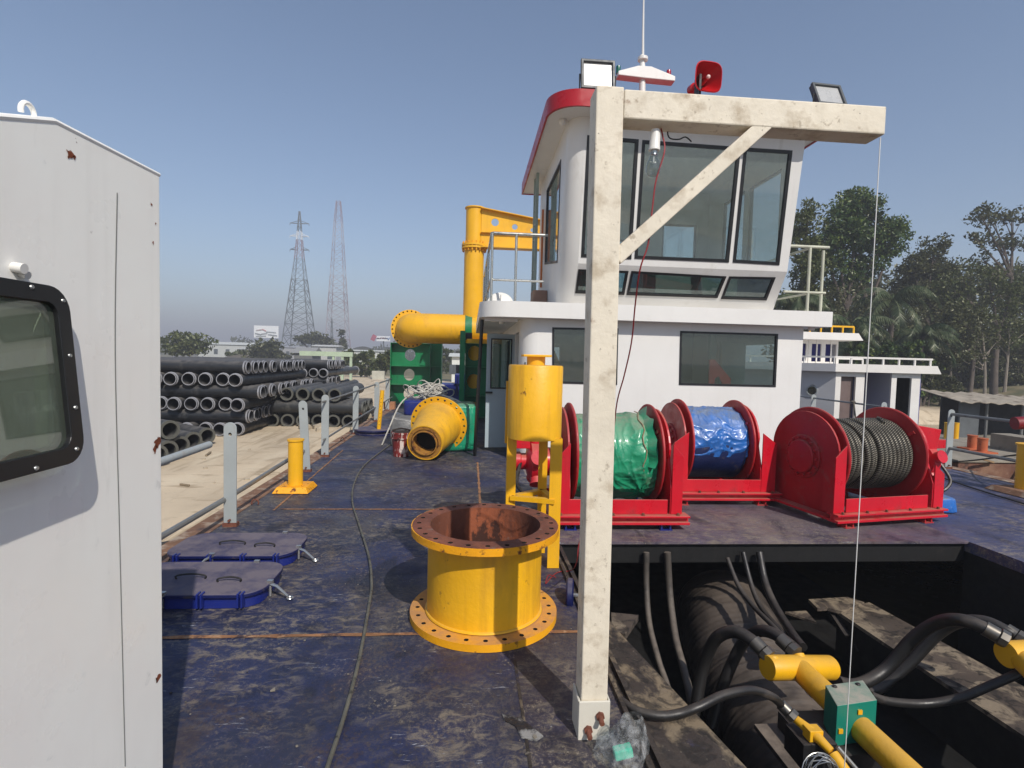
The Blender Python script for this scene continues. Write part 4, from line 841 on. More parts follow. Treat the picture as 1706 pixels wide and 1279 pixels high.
MB().prism([V((XL+.05,YB,.001)),V((XRr-.05,YB,.001)),V((XRr-.05,YB,ZS)),V((XL+.05,YB,ZS))],(0,-.05,0),[[V((1.2,YB,1.0)),V((2.2,YB,1.0)),V((2.2,YB,1.9)),V((1.2,YB,1.9))]]).build('rear_wall',WHT,HG,smooth=0)
INW=pmat('cabin_wall_lining','9a9a94',.7,var=.06)
for q in fwin: framed_window(HG,[q[0],q[1],q[2],q[3]],(0,-1,0),7,.035,.010,GD) if False else framed_window(HG,q,(0,-1,0),.030,.010,GD)
# interior pieces behind the lower windows
MB().box((XL+.06,YF+.06,.9),(XL+.5,YF+.5,1.55)).build('console',pmat('cabin_console','5a6060',.6),HG,smooth=0,bevel=.01)
MB().box((2.75,9.6,.0),(4.1,9.7,2.15)).build('inner_bulkhead',pmat('grey_bulkhead','6f7472',.7,var=.1),HG,smooth=0)
MB().box((4.15,9.0,.0),(4.25,9.1,2.1)).box((4.55,9.4,0),(5.0,9.5,2.0)).build('inner_post',pmat('pale_teal_locker','9ab0ae',.6),HG,smooth=0)
q=[V((4.2,8.6,z-.02+.0)) for z in (1,)]; zz=1.0
MB().prism([V((x,8.25,z)) for x,z in ((3.80,1.14),(3.80,1.66),(3.88,1.66),(4.16,1.36),(4.16,1.14),(4.10,1.14),(3.96,1.40),(3.90,1.36),(3.88,1.14))],(0,.04,0)).build('red_bracket',pmat('flat_red','c01c1c',.5),HG,smooth=0)
MB().prism([V((x,9.3,z)) for x,z in ((1.15,.9),(1.65,.9),(1.58,1.5),(1.42,1.85),(1.3,1.8),(1.2,1.45))],(0,.3,0)).build('yellow_machine',YELF,HG,smooth=0)
# roof deck slab with rounded front left corner
XS0,XS1,YS0=.12,5.50,7.80; ZT=2.43; rs=.38
def slabpoly(z,g=0): return [V((XS1-g,YS0+g,z)),V((XS1-g,YB+.3,z)),V((XS0+g,YB+.3,z))]+[V((XS0+g+rs-rs*math.cos(a),YS0+g+rs-rs*math.sin(a),z)) for a in [PI/2*i/10 for i in range(11)]]
MB().prism(slabpoly(ZS+.001),(0,0,ZT-ZS)).build('roof_deck',WHT,HG,smooth=40)
for (x,y) in ((.35,8.3),(.5,8.8),(5.3,8.0)): MB().lathe([(0,-.05),(.045,-.05),(.05,-.0)],(x,y,ZS),(0,0,1),14).build('deck_lamp',PLASTW,HG)
MB().box((.2,8.1,ZS-.05),(.7,8.14,ZS-.001)).build('slab_rib',WHT,HG,smooth=0)
# open side door
d0=V((.275,9.15,.05)); d1=V((.80,9.22,.05))
DM=pmat('pale_blue_grey_door','a4b2b8',.45,var=.05)
dz=V((0,0,1.96)); up=lambda z: V((0,0,z))
dr=MB().prism([d0,d1,d1+dz,d0+dz],(0,.04,0),[[d0+V((.07,.01,1.02)),d1+V((-.09,-.01,1.02)),d1+V((-.09,-.01,1.88)),d0+V((.07,.01,1.88))]]).build('door',DM,HG,smooth=0,bevel=.004)
qq=[d0+V((.07,.0,1.88)),d1+V((-.09,-.01,1.88)),d1+V((-.09,-.01,1.02)),d0+V((.07,.0,1.02))]
framed=framed_window
nn=V((.13,-1,0)); i_=inset(qq,.02); MB().prism([p+V((0,-.012,0)) for p in qq],(0,.03,0),[[p+V((0,-.012,0)) for p in i_]]).build('door_window_frame',TRIM,dr,smooth=0); MB().prism([p+V((0,.006,0)) for p in qq],(0,.004,0)).build('pane',GD,dr,smooth=0)
MB().box((d0.x-.01,9.09,.99),(d0.x+.11,9.14,1.02)).build('handle',BLK,dr,smooth=0,bevel=.003)
MB().box((.80,9.25,.1),(.92,9.3,2.0)).build('door_frame',pmat('grey_frame','5a6268',.5),HG,smooth=0)
MB().bar((.10,8.62,.0),(.17,8.55,2.2),.04,.04).build('roof_strut',TRIM,HG,smooth=0)
# ------------------------------------------------------------------ wheelhouse
ZK=3.01; YK=7.80; YBt=8.15; ZB=2.432; YTp=7.476; ZTp=4.98
nU=V((0,-(ZTp-ZK),-(YK-YTp))).normalized()     # outward normal of the raked upper front
nU=V((0,-(ZTp-ZK),(YTp-YK))).normalized()
oU=V((0,YK,ZK)); oL=V((0,YBt,ZB)); nL=V((0,-(ZK-ZB),(YK-YBt))).normalized()
def fu(z): return YK+(YTp-YK)*(z-ZK)/(ZTp-ZK)
def fl_(z): return YBt+(YK-YBt)*(z-ZB)/(ZK-ZB)
XWL,XWR=1.30,4.74; rw=.24
# right edge follows the photo: nearly plumb
up_poly=[V((XWL+rw,YK,ZK)),V((XWR,YK,ZK)),V((XWR-.01,YTp,ZTp)),V((XWL+rw,YTp,ZTp))]
uw=[[(977.8,225),(1064,232),(1051.6,431.6),(968,428)],[(1070,233),(1234,245),(1214,437),(1057,430.6)],[(1239.5,245.5),(1320,250.6),(1298,441.6),(1220.6,437)]]
uq=[[onP(x,y,oU,nU) for x,y in q] for q in uw]
lw=[[(962.7,448),(1047,451),(1040,490.7),(957.4,488)],[(1052,451),(1210,460),(1195,496),(1043.5,491)],[(1215,460),(1292,461.5),(1276.7,500),(1201,497.6)]]
lq=[[onP(x,y,oL,nL) for x,y in q] for q in lw]
def clampx(qs): 
    for q in qs:
        for p in q: p.x=max(p.x,XWL+rw+.015)
clampx(uq); clampx(lq)
MB().prism(up_poly,-nU*.05,uq).build('wheelhouse_front',WHT,HG,smooth=0)
MB().prism([V((XWL+rw,YBt,ZB)),V((XWR-.02,YBt,ZB)),V((XWR,YK,ZK)),V((XWL+rw,YK,ZK))],-nL*.05,lq).build('wheelhouse_skirt',WHT,HG,smooth=0)
for q in uq: framed_window(HG,q,nU,.045,.010,GW)
for q in lq: framed_window(HG,q,nL,.035,.010,GD)
def cor(z,Yf): return [(XWL+rw-rw*math.sin(a),Yf+rw-rw*math.cos(a),z) for a in [PI/2*i/8 for i in range(9)]]
vs_=cor(ZB,YBt)+cor(ZK,YK)+cor(ZTp,YTp)
MB().add(vs_,[(k*9+i,k*9+i+1,(k+1)*9+i+1,(k+1)*9+i) for k in (0,1) for i in range(8)]).build('wheelhouse_corner',WHT,HG,smooth=30,merge=False)
YWB=10.55
sp=lambda x:[V((x,YBt+rw,ZB)),V((x,YWB,ZB)),V((x,YWB,ZTp)),V((x,YTp+rw,ZTp)),V((x,YK+rw,ZK))]
sw=[V((XWL,8.15,4.62)),V((XWL,9.65,4.62)),V((XWL,9.65,3.30)),V((XWL,8.22,3.08))]
MB().prism(sp(XWL),(.05,0,0),[sw]).build('wheelhouse_side',WHT,HG,smooth=0)
framed_window(HG,sw,(-1,0,0),.04,.010,GW)
spr=[V((XWR,YBt,ZB)),V((XWR,YWB,ZB)),V((XWR,YWB,ZTp)),V((XWR,YTp+.03,ZTp)),V((XWR,YK+.02,ZK))]
swr=[V((XWR,8.0,4.62)),V((XWR,8.95,4.62)),V((XWR,8.95,3.1)),V((XWR,8.0,3.1))]; swr2=[V((XWR,9.1,4.62)),V((XWR,9.9,4.62)),V((XWR,9.9,3.1)),V((XWR,9.1,3.1))]
MB().prism(spr,(-.05,0,0),[swr,swr2]).build('wheelhouse_side',WHT,HG,smooth=0)
for q in (swr,swr2): framed_window(HG,q,(1,0,0),.04,.010,GW)
rwn=[[V((x0,YWB,z1)),V((x1,YWB,z1)),V((x1,YWB,z0)),V((x0,YWB,z0))] for x0,x1,z0,z1 in ((1.55,2.15,3.1,4.0),(2.45,3.15,2.9,4.0),(3.75,4.45,2.7,4.35))]
MB().prism([V((XWL+.05,YWB,ZB)),V((XWR-.05,YWB,ZB)),V((XWR-.05,YWB,ZTp)),V((XWL+.05,YWB,ZTp))],(0,-.05,0),rwn).build('wheelhouse_rear',WHT,HG,smooth=0)
for q in rwn: framed_window(HG,q,(0,1,0),.035,.010,GW)
MB().box((XWL+.06,8.25,ZB+.005),(XWR-.06,YWB-.06,ZB+.02)).build('wheelhouse_floor',pmat('teal_floor','24504a',.6),HG,smooth=0)
b=MB().prism([V((2.9,y,z)) for y,z in ((8.35,2.46),(8.35,3.10),(8.9,3.32),(9.0,3.25),(9.0,2.46))],(1.35,0,0)); cs=b.build('control_console',pmat('console_grey','7a8482',.5,var=.1),HG,smooth=0,bevel=.01)
for k in range(7): MB().tube([(3.0+k*.17,8.6,3.2),(3.0+k*.17,8.56,3.30)],.008,6).build('lever',BLK,cs)
b=MB().box((1.9,9.2,2.46),(2.4,9.7,2.9)).box((1.92,9.62,2.9),(2.38,9.7,3.45)); b.build('helm_seat',pmat('seat_teal','2e6a66',.6),HG,smooth=0,bevel=.04)
# red rimmed roof
X0,X1,Y0,Y1,ZR0,ZR1=.97,5.10,7.14,11.1,4.97,5.17; rr_=.42
def rpoly(z,g=0):
    o=[V((X1-g-.25,Y0+g,z)),V((X1-g-.07,Y0+g+.07,z)),V((X1-g,Y0+g+.25,z)),V((X1-g,Y1-g,z)),V((X0+g,Y1-g,z))]
    return o+[V((X0+g+rr_-rr_*math.cos(a),Y0+g+rr_-rr_*math.sin(a),z)) for a in [PI/2*i/10 for i in range(11)]]
MB().prism(rpoly(ZR0,.03),(0,0,.03)).build('roof_soffit',WHT,HG,smooth=0)
MB().prism(rpoly(ZR0-.015,0),(0,0,.22),[rpoly(ZR0-.015,.028)]).build('roof_rim',pmat('roof_red','a80f1a',.35,var=.06,spots=(('70141c',5,.6,.1),)),HG,smooth=40)
MB().prism(rpoly(ZR1-.075,.03),(0,0,.02)).build('roof_top',pmat('roof_top_red','a01420',.5),HG,smooth=0)
MB().ball((1.22,7.62,ZR0-.03),.055,1,1,1,12).build('dome_camera',PLASTW,HG)
# ladder on the left side of the wheelhouse
ld=MB().box((1.12,10.15,ZT),(1.17,10.20,5.2)).box((1.12,9.80,ZT),(1.17,9.85,5.2)); lo=ld.build('ladder_rails',pmat('pale_green_grey','98a69c',.5),HG,smooth=0)
b=MB()
for k in range(9): b.tube([(1.145,9.82,2.7+k*.28),(1.145,10.18,2.7+k*.28)],.012,6)
b.build('rungs',GRY,lo)
# vertical orange pipe and small junction box behind the ladder
MB().tube([(1.25,9.75,2.9),(1.25,9.75,4.3)],.02,8).build('conduit',pmat('orange_conduit','c06a30',.5),HG); MB().box((1.05,9.2,2.44),(1.29,9.6,2.78)).build('junction_box',pmat('orange_grey_box','8a6a58',.6,var=.2),HG,smooth=0)
# roof deck railings
SS=pmat('stainless_rail','b4b4ae',.28,metal=.75,var=.08)
r=MB(); zr,zm=3.51,2.80; xa,ya=.285,8.30
r.tube([(1.15,ya,zr),(xa+.03,ya,zr),(xa,ya+.03,zr),(xa,12.8,zr)],.024,10); r.tube([(1.10,ya,zm),(xa+.03,ya,zm),(xa,ya+.03,zm),(xa,12.8,zm)],.019,10)
for x,y in ((xa+.01,ya+.01),(.665,ya),(xa,9.8),(xa,11.3),(xa,12.8)): r.tube([(x,y,ZT),(x,y,zr)],.021,10)
r.build('railing',SS,HG)
r=MB(); ya=7.93; q1=onY(1350,411,ya); q2=onY(1384,412,ya); q3=onY(1372,417,8.15); zr2=q1.z; zm2=onY(1347,487,ya).z
WR=pmat('cream_rail','c2c2ae',.45)
r.tube([(4.78,ya,zr2),(min(q2.x,5.47),ya,zr2)],.024,10); r.tube([(4.78,ya,zm2),(min(q2.x,5.45),ya,zm2)],.019,10)
for x,y in ((q1.x,ya),(q3.x,8.15),(q1.x,9.6),(q1.x,11.2),(q1.x,12.6)): r.tube([(x,y,ZT),(x,y,zr2)],.022,10)
r.tube([(q1.x,ya,zr2-.02),(q1.x,12.6,zr2)],.018,10); r.tube([(q1.x,ya,zm2-.02),(q1.x,12.6,zm2)],.016,10)
r.build('railing',WR,HG)
# mushroom vent on the slab
t=thing('vent_cap','round white vent cap on the roof deck behind the stainless railing','vent',(.47,8.9,ZT))
MB().lathe([(.0,-.03),(.215,-.03),(.225,-.01),(.225,.01),(.20,.03),(0,.05)],(.47,8.85,ZT+.03),(0,-1,.25),36).build('cap',PLASTW,t); b=MB().bar((.27,8.80,ZT+.09),(.67,8.80,ZT+.09),.012,.02); b.bar((.47,8.79,ZT),(.47,8.79,ZT+.2),.012,.02); b.build('bars',PLASTW,t,smooth=0)
# ------------------------------------------------------------------ gear on the roof
def floodlight(label,c,w_,h_,tiltx,yaw):
    t=thing('floodlight',label,'floodlight',c,yaw,'floodlights on the wheelhouse roof')
    Mx=Matrix.Rotation(tiltx,3,'X'); P=lambda x,y,z: Mx@V((x,y,z))+V((0,0,.25))
    fr=[(-w_,-h_),(w_,-h_),(w_,h_),(-w_,h_)]; b=MB()
    b.prism([P(x,-.03,z) for x,z in fr],Mx@V((0,.05,0)),[[P(x*.84,-.03,z*.82) for x,z in fr]]); b.build('housing',pmat('floodlight_grey','4a4e50',.5),t,local=True,smooth=0,bevel=.008)
    MB().prism([P(x*.95,.015,z*.95) for x,z in fr],Mx@V((0,.05,0))).build('heat_sink',pmat('floodlight_grey2','3a3e40',.5),t,local=True,smooth=0)
    MB().prism([P(x*.84,.0,z*.82) for x,z in fr],Mx@V((0,.01,0))).build('reflector',pmat('led_panel','b0b0ae',.3,var=.05),t,local=True,smooth=0)
    b=MB().tube([P(-w_*1.05,0,0),V((-w_*1.05,0,-.02)),V((w_*1.05,0,-.02)),P(w_*1.05,0,0)],.012,6); b.build('bracket',BLK,t,local=True); return t
p1=onY(996,125,7.35); floodlight('floodlight at the left front corner of the red roof, above the white post top',(p1.x,p1.y,p1.z-.25),.235,.21,R_(-8),0)
p2=onY(1381,155,7.7); floodlight('floodlight at the right end of the roof, half hidden by the white arm',(p2.x,p2.y,p2.z-.25-.03),.235,.21,R_(-25),R_(4))
MB().box((4.9,7.55,5.2),(p2.x,7.75,5.24)).build('lamp_arm',BLK,HG,smooth=0)
# mast cross arm with whip antenna and nav lights
mx_=onY(1073,135,7.9); t=thing('antenna_mast','white spreader mast with whip aerial and two small lamps on the wheelhouse roof','antenna mast',(mx_.x,7.9,ZR1))
a1=onY(1028,122,7.9); a2=onY(1122,131,7.9); md=onY(1072,112,7.9)
b=MB().prism([V((a1.x,7.82,a1.z-.06)),V((md.x,7.82,md.z-.19)),V((a2.x,7.82,a2.z-.07)),V((a2.x,7.82,a2.z)),V((md.x+.1,7.82,md.z-.02)),V((md.x-.1,7.82,md.z-.02)),V((a1.x,7.82,a1.z))],(0,.16,0)); b.build('spreader',WHT,t,smooth=0,bevel=.01)
b=MB().tube([(md.x,7.9,ZR1-.05),(md.x-.01,7.9,md.z-.05),(md.x-.03,7.9,md.z+.17)],[.05,.045,.03],12); b.build('pole',WHT,t)
tp=onY(1071,97,7.9); b=MB().lathe([(0,0),(.075,.01),(.075,.05),(.03,.07),(0,.07)],(tp.x,7.9,tp.z-.04),(0,0,1),14); b.build('aerial_base',WHT,t); b=MB().tube([(tp.x,7.9,tp.z),(tp.x-.01,7.9,tp.z+.35),(tp.x-.03,7.9,tp.z+1.35)],[.02,.016,.006],8); b.build('whip_aerial',PLASTW,t)
for p,mm,nm in ((onY(1030,117,7.9),pmat('green_lens','0d5a4a',.2),'green_lamp'),(onY(1114,124,7.9),pmat('red_lens','a0102a',.2),'red_lamp')):
    b=MB().lathe([(0,0),(.034,0),(.034,.09),(.03,.11),(0,.115)],(p.x,7.9,p.z-.05),(0,0,1),14); b.build(nm,mm,t)
# red horn loudspeaker
p=onY(1180,128,7.7); t=thing('horn_speaker','red horn loudspeaker standing on the wheelhouse roof right of the aerial','loudspeaker',(p.x,7.7,ZR1))
ax=V((.12,-.9,-.05)).normalized(); a_=V((1,.12,0)).normalized(); b_=ax.cross(a_).normalized()
vs_=[];fs_=[]; N=28
for (sc1,tt) in ((.20,.0),(.215,.01),(.20,.02),(.16,-.08),(.10,-.17),(.05,-.24),(.05,-.34),(.075,-.36),(.075,-.46),(.0,-.46)):
    for i in range(N):
        an_=2*PI*i/N; e=.55 if sc1>.12 else 1.; cx_=math.copysign(abs(math.cos(an_))**e,math.cos(an_)); sy_=math.copysign(abs(math.sin(an_))**e,math.sin(an_))
        vs_.append(p+a_*cx_*sc1+b_*sy_*sc1+ax*tt)
for k in range(9):
    for i in range(N): q=k*N+i; q2=k*N+(i+1)%N; fs_.append((q,q2,q2+N,q+N))
HR=pmat('horn_red','b81018',.35,var=.05)
MB().add(vs_,fs_).build('horn',HR,t,smooth=40)
MB().tube([p-ax*.17,p-ax*.0],[.05,.028],14).build('driver_stem',HR,t); MB().ball(p+ax*.0,.032,1,1,1,10).build('driver_tip',pmat('horn_tip','e8c8c0',.25),t)
MB().box((p.x-.12,7.72,ZR1-.03),(p.x-.09,7.9,p.z+.05)).build('bracket',BLK,t,smooth=0)

# ------------------------------------------------------------------ yellow mast, horizontal pipe and green frames
t=thing('crane_mast','tall yellow pipe mast with bolted flange and a tapering box arm','crane mast',(.03,13.5,0))
mx0,my0=.035,14.5; K=14.5/13.5; ZM=lambda z: 1.6+(z-1.6)*K
MB().lathe([(.262,2.5),(.262,ZM(4.28))],(mx0,my0,0),(0,0,1),32).build('lower_pipe',YELF,t)
MB().lathe([(.238,ZM(4.40)),(.238,ZM(5.27)),(.268,ZM(5.27)),(.268,ZM(5.30)),(0,ZM(5.31))],(mx0,my0,0),(0,0,1),32).build('upper_pipe',YELF,t)
for z in (ZM(4.28),ZM(4.345)): MB().flange((mx0,my0,z),(0,0,1),.2,.335,.05,18,.012,.305).build('flange',YELF,t,smooth=30)
for k in range(18): a=2*PI*k/18; MB().cyl((mx0+.305*math.cos(a),my0+.305*math.sin(a),ZM(4.22)),(mx0+.305*math.cos(a),my0+.305*math.sin(a),ZM(4.45)),.02,6).build('flange_bolt',YELR,t)
am=[(.21,ZM(4.36)),(.21,ZM(5.24)),(2.0,ZM(4.98)),(2.0,ZM(4.30))]; YA=14.32
def hc(x,z,r): return [V((x*K+r*math.cos(a),YA,ZM(z)+r*math.sin(a))) for a in [2*PI*i/16 for i in range(16)]]
MB().prism([V((x,YA,z)) for x,z in am],(0,.03,0),[hc(.53,4.93,.10),hc(1.02,4.84,.075),hc(1.46,4.78,.055)]).build('arm_plate',YELF,t,smooth=30)
MB().prism([V((.2,YA-.12,ZM(5.24))),V((2.0,YA-.12,ZM(4.98))),V((2.0,YA-.12,ZM(5.0))),V((.2,YA-.12,ZM(5.26)))],(0,.3,0)).build('arm_top',YELF,t,smooth=0)
MB().box((.2,YA-.08,ZM(4.66)),(2.0,YA-.01,ZM(4.685))).build('arm_rib',YELF,t,smooth=0); MB().box((.2,YA-.12,ZM(4.30)),(2.0,YA+.2,ZM(4.33))).build('arm_bottom',YELF,t,smooth=0)
t=thing('delivery_pipe','thick horizontal yellow discharge pipe with a bolted flange on its elbow','pipe',(-.7,14.5,0))
zc=2.335
pth=[(2.2,14.5,zc),(.5,14.5,zc),(-1.15,14.5,zc),(-1.35,14.53,zc),(-1.52,14.61,zc),(-1.62,14.74,zc),(-1.66,14.90,zc)]
MB().tube(pth,.40,40).build('pipe',YELF,t,smooth=50)
MB().flange((-1.67,14.90,zc),(-.12,1,0),.38,.52,.05,26,.022,.48,hm=1).build('flange',[YELF,HOLE],t,smooth=30); MB().flange((-1.675,14.955,zc),(-.12,1,0),.38,.519,.03).build('blank_flange',pmat('dark_flange_back','3a2c1c',.9),t,smooth=30)
for x in (-.75,.35): MB().tube([(x,14.5,zc),(x+.012,14.5,zc)],.403,40).build('weld_ring',YELF,t)
# green frames
def green_frame(label,x0,x1,y,z1,holes,side,ribs):
    t=thing('green_frame',label,'steel frame',((x0+x1)/2,y,0),0,'green steel frames carrying the yellow pipe')
    hs=[[V((hx+.17*math.cos(a),y+.3,hz+.19*math.sin(a))) for a in [2*PI*i/20 for i in range(20)]] for hx,hz in holes]
    MB().prism([V((x0,y+.3,.06)),V((x1,y+.3,.06)),V((x1,y+.3,z1)),V((x0,y+.3,z1))],(0,.015,0),hs).build('web_plate',GRN,t,smooth=30)
    MB().box((x0-.015,y,.06),(x0,y+.6,z1)).build('side_flange',GRN,t,smooth=0); MB().box((x1,y,.06),(x1+.015,y+.6,z1)).build('side_flange',GRN,t,smooth=0)
    for z in ribs: MB().box((x0,y+.02,z),(x1,y+.295,z+.015)).build('rib',GRN,t,smooth=0)
    for k in range(5): x=x0+(x1-x0)*k/4; MB().box((x-.02,y+.1,.0),(x+.02,y+.5,.055)).build('foot_rib',BLK,t,smooth=0)
    return t
g=green_frame('green box frame at the deck edge under the flanged pipe elbow',-2.52,-1.30,17.2,2.0,((-1.95,1.62),(-1.97,.98),(-1.97,.36)),1,(.06,.66,1.25,1.98))
MB().prism([V((-1.28,17.45,.62)),V((-.95,17.45,.62)),V((-.95,17.45,2.05)),V((-1.28,17.45,2.05))],(0,.02,0)).build('side_plate',GRN,g,smooth=0); MB().box((-.95,17.2,.5),(-.92,17.7,2.05)).box((-1.28,17.2,1.25),(-.95,17.45,1.27)).build('stiffener',GRN,g,smooth=0)
MB().prism([V((-1.3,17.24,1.27)),V((-1.3,17.24,1.95)),V((-1.62,17.24,1.30))],(0,.01,0)).build('gusset',GRN,g,smooth=0); MB().prism([V((-2.5,17.24,.08)),V((-2.5,17.24,.50)),V((-2.2,17.24,.08))],(0,.01,0)).build('gusset',GRN,g,smooth=0)
g=green_frame('tall green box frame strapped over the yellow pipe beside the cabin door',-.12,.95,13.45,1.95,((.10,1.70),(.09,.98),(.08,.27)),1,(.06,.6,1.34,1.93))
MB().box((-.27,13.4,.0),(-.14,13.6,2.25)).build('post',GRN,g,smooth=0,bevel=.004)
MB().tube([(-.16,14.5,zc),(.02,14.5,zc)],.415,40).build('pipe_strap',GRN,g); MB().box((-.25,14.0,zc-.3),(.03,14.2,zc-.1)).build('strap_lug',BLK,g,smooth=0)
MB().box((-.25,13.6,1.7),(-.1,14.3,1.95)).build('saddle',GRN,g,smooth=0)
tag(MB().lathe([(0,0),(.30,0),(.30,2.02),(0,2.02)],(.17,14.1,.05),(0,0,1),32).build('yellow_drum',YELF,None),'yellow vertical cylinder seen through the holes of the right green frame','cylinder')
MB_=MB()
for z in (.35,.55,.8,1.05): MB_.box((.75,12.2,z),(1.0-.25,12.9,z+.02))
# dark blue winch gear beyond the frames
t=thing('blue_machine','dark blue machine block on the far deck between the green frames','machine',(-.5,19.5,0))
MB().box((-1.1,19.3,.0),(.1,20.3,.62)).build('body',NAVYB,t,smooth=0,bevel=.03); MB().box((-.55,19.2,.62),(.1,20.0,.98)).build('upper_block',NAVYB,t,smooth=0,bevel=.03)
for x in (-.45,-.1): MB().box((x,19.16,.2),(x+.03,19.3,.9)).build('rib',NAVY,t,smooth=0)
tag(MB().box((-1.6,18.6,0),(-1.15,19.1,.75)).build('blue_cabinet',NAVYB,None,smooth=0,bevel=.02),'small dark blue cabinet right of the left green frame','cabinet')
# ------------------------------------------------------------------ starboard railing and bollard
SR='railing posts along the right deck edge'
for (x,y,lb) in ((7.7,7.95,'nearest grey railing post on the right deck edge'),(7.7,9.35,'rounded grey post top peeping over the wire rope winch'),(7.7,11.4,'pale railing post behind the left flange of the wire rope winch')):
    stanchion('railing_post',x,y,.96,lb,SR)
tag(MB().tube([(7.7,3.5,.885),(7.7,7.95,.885)],.024,10).build('railing_rod',GALV,None),'upper grey pipe of the right railing leaving the picture','railing rod','rods of the right railing')
tag(MB().tube([(7.7,3.5,.335),(7.7,7.95,.335)],.024,10).build('railing_rod',GALV,None),'lower grey pipe of the right railing leaving the picture','railing rod','rods of the right railing')
tag(MB().tube([(7.7,9.35,.87),(7.7,10.6,.875),(7.7,14,.90)],.018,8).build('railing_rod',GALV,None),'thin dark rod of the right railing behind the wire rope winch','railing rod','rods of the right railing')
b=MB().tube(smoothpath([(7.66,10.1,.9),(7.64,10.05,.8),(7.62,9.98,.62),(7.63,9.95,.5)],4),.018,6); b.ball((7.66,10.12,.9),.05,1,1,.6,8); tag(b.build('rope_knot',pmat('grey_rope','5a544a',.9,var=.3),None),'grey rope end knotted on the thin right rod','rope')
bollard(7.27,6.35,.125,.66,'stout yellow bollard on the right deck edge at the picture border',None,.30,bmat=GUN)
tag(MB().tube(smoothpath([onZ(1500,770,.02),onZ(1560,792,.02),onZ(1600,806,.02),onZ(1650,822,.02),onZ(1720,843,.02)],6),.012,6).build('black_cable',BLK,None),'black cable lying along the right deck edge','cable')
tag(MB().tube(smoothpath([V((7.15,6.3,.56)),V((7.28,6.2,.50)),V((7.42,6.28,.56)),V((7.7,6.9,.42)),V((8.4,8.2,.10)),V((9.3,9.6,-.2))],6),.012,6).build('mooring_line',BLK,None),'dark mooring line from the stout yellow bollard to the rusty barge','mooring line')
p=onY(1706,735,6.8); b=MB()
b.tube([onY(1690,705,6.6),onY(1690,705,6.6)+V((.5,-.1,.05))],.085,20); 
tag(b.build('red_pipe_end',pmat('dull_dark_red','7a141c',.5,var=.15),None),'dark red pipe end poking in from the right edge','pipe')
# ------------------------------------------------------------------ rusty barge alongside, with small things on it
RB=pmat('rusty_barge_side','6a4636',.85,var=.35,vscale=1.5,spots=(('8a6a54',2.2,.5,.15,None,.8),('3a2c28',3,.58,.1,None,.8)),bump=.4)
GD_=pmat('dusty_barge_deck','8a8274',.85,var=.25,vscale=2,spots=(('5e564a',3,.55,.12,None,.8),),bump=.3)
def barge(name,label,x0,x1,y0,y1,ztop,zb=-1.5,side=RB):
    t=thing(name,label,'barge',((x0+x1)/2,(y0+y1)/2,-1.35))
    MB().prism([V((x0+.15,y0+.4,zb)),V((x0,y0,-.6)),V((x0,y0,ztop-.02)),V((x1,y0,ztop-.02)),V((x1,y0,zb))],(0,y1-y0,0)).build('hull',side,t,smooth=0,bevel=.02)
    MB().box((x0-.03,y0-.03,ztop-.018),(x1,y1,ztop+.02)).build('deck_plate',GD_,t,smooth=0); return t
barge('rusty_barge','rusty brown barge moored beyond the right railing',onY(1597,760,9.2).x,24,9.2,12.0,-.10)
for (x,y,lb) in ((onZ(1619,748,-.08).x,onZ(1619,748,-.08).y,'left of two short orange posts on the rusty barge'),(onZ(1636,754,-.08).x,onZ(1636,754,-.08).y,'right of two short orange posts on the rusty barge')):
    b=MB().lathe([(.085,0),(.085,.28),(.095,.28),(.095,.30),(0,.30)],(x,y,-.08),(0,0,1),18); b.box((x-.2,y-.15,-.08),(x+.2,y+.15,-.05)); tag(b.build('orange_post',pmat('orange_primer','b05a34',.7,var=.2,spots=((RUST,9,.58,.1),)),None),lb,'mooring post','orange posts on the barge')
b=MB().prism([V((x,9.9,z)) for x,z in ((11.3,-.08),(12.2,-.08),(11.75,.24),(11.3,.24))],(0,.8,0)); tag(b.build('steel_ramp',GD_,None,smooth=0),'grey sloping steel box on the rusty barge','box')
b=MB().bar(onY(1638,765,9.0),onY(1655,770,9.15),.03,.03); b.bar((9.9,9.12,-.9),(10.35,9.10,-.15),.05,.05); b.bar((9.7,9.1,-.55),(11.2,9.1,-.62),.03,.05); tag(b.build('wooden_prop',pmat('weathered_wood','8a7050',.85,var=.2),None,smooth=0),'thin wooden prop leaning on the rusty barge side','prop')
pa,pb=onY(1530,735,15.8).x,onY(1612,735,15.8).x
barge('grey_pontoon','dusty grey pontoon with two yellow bollards behind the railing post',pa,pb,15.3,17.3,-.62,side=GD_)
for px,lb in ((1577,'left short yellow bollard on the grey pontoon, mostly behind the railing post'),(1591,'right short yellow bollard on the grey pontoon')):
    q=onY(px,735,15.7); tag(MB().lathe([(.085,0),(.085,.50),(.09,.50),(.09,.52),(0,.52)],(q.x,15.7,-.60),(0,0,1),18).build('bollard',YELF,None),lb,'bollard','yellow bollards on the pontoon')
q=onY(1545,755,12.6); q2=onY(1603,755,12.6); tag(MB().box((q.x,12.9-.3,-1.5),(q2.x,13.6,onY(1575,744,12.6).z)).build('blue_float',pmat('light_blue_paint','3a86a8',.5,var=.15),None,smooth=0,bevel=.05),'light blue float low between the barge and the pontoon','float')
q=onY(1560,770,11.5); q2=onY(1596,770,11.5); tag(MB().box((q.x,11.5,-1.5),(q2.x,12.3,onY(1575,760,11.5).z)).build('red_float',pmat('faded_red_paint','a05040',.6,var=.2),None,smooth=0,bevel=.05),'faded red float left of the rusty barge','float')
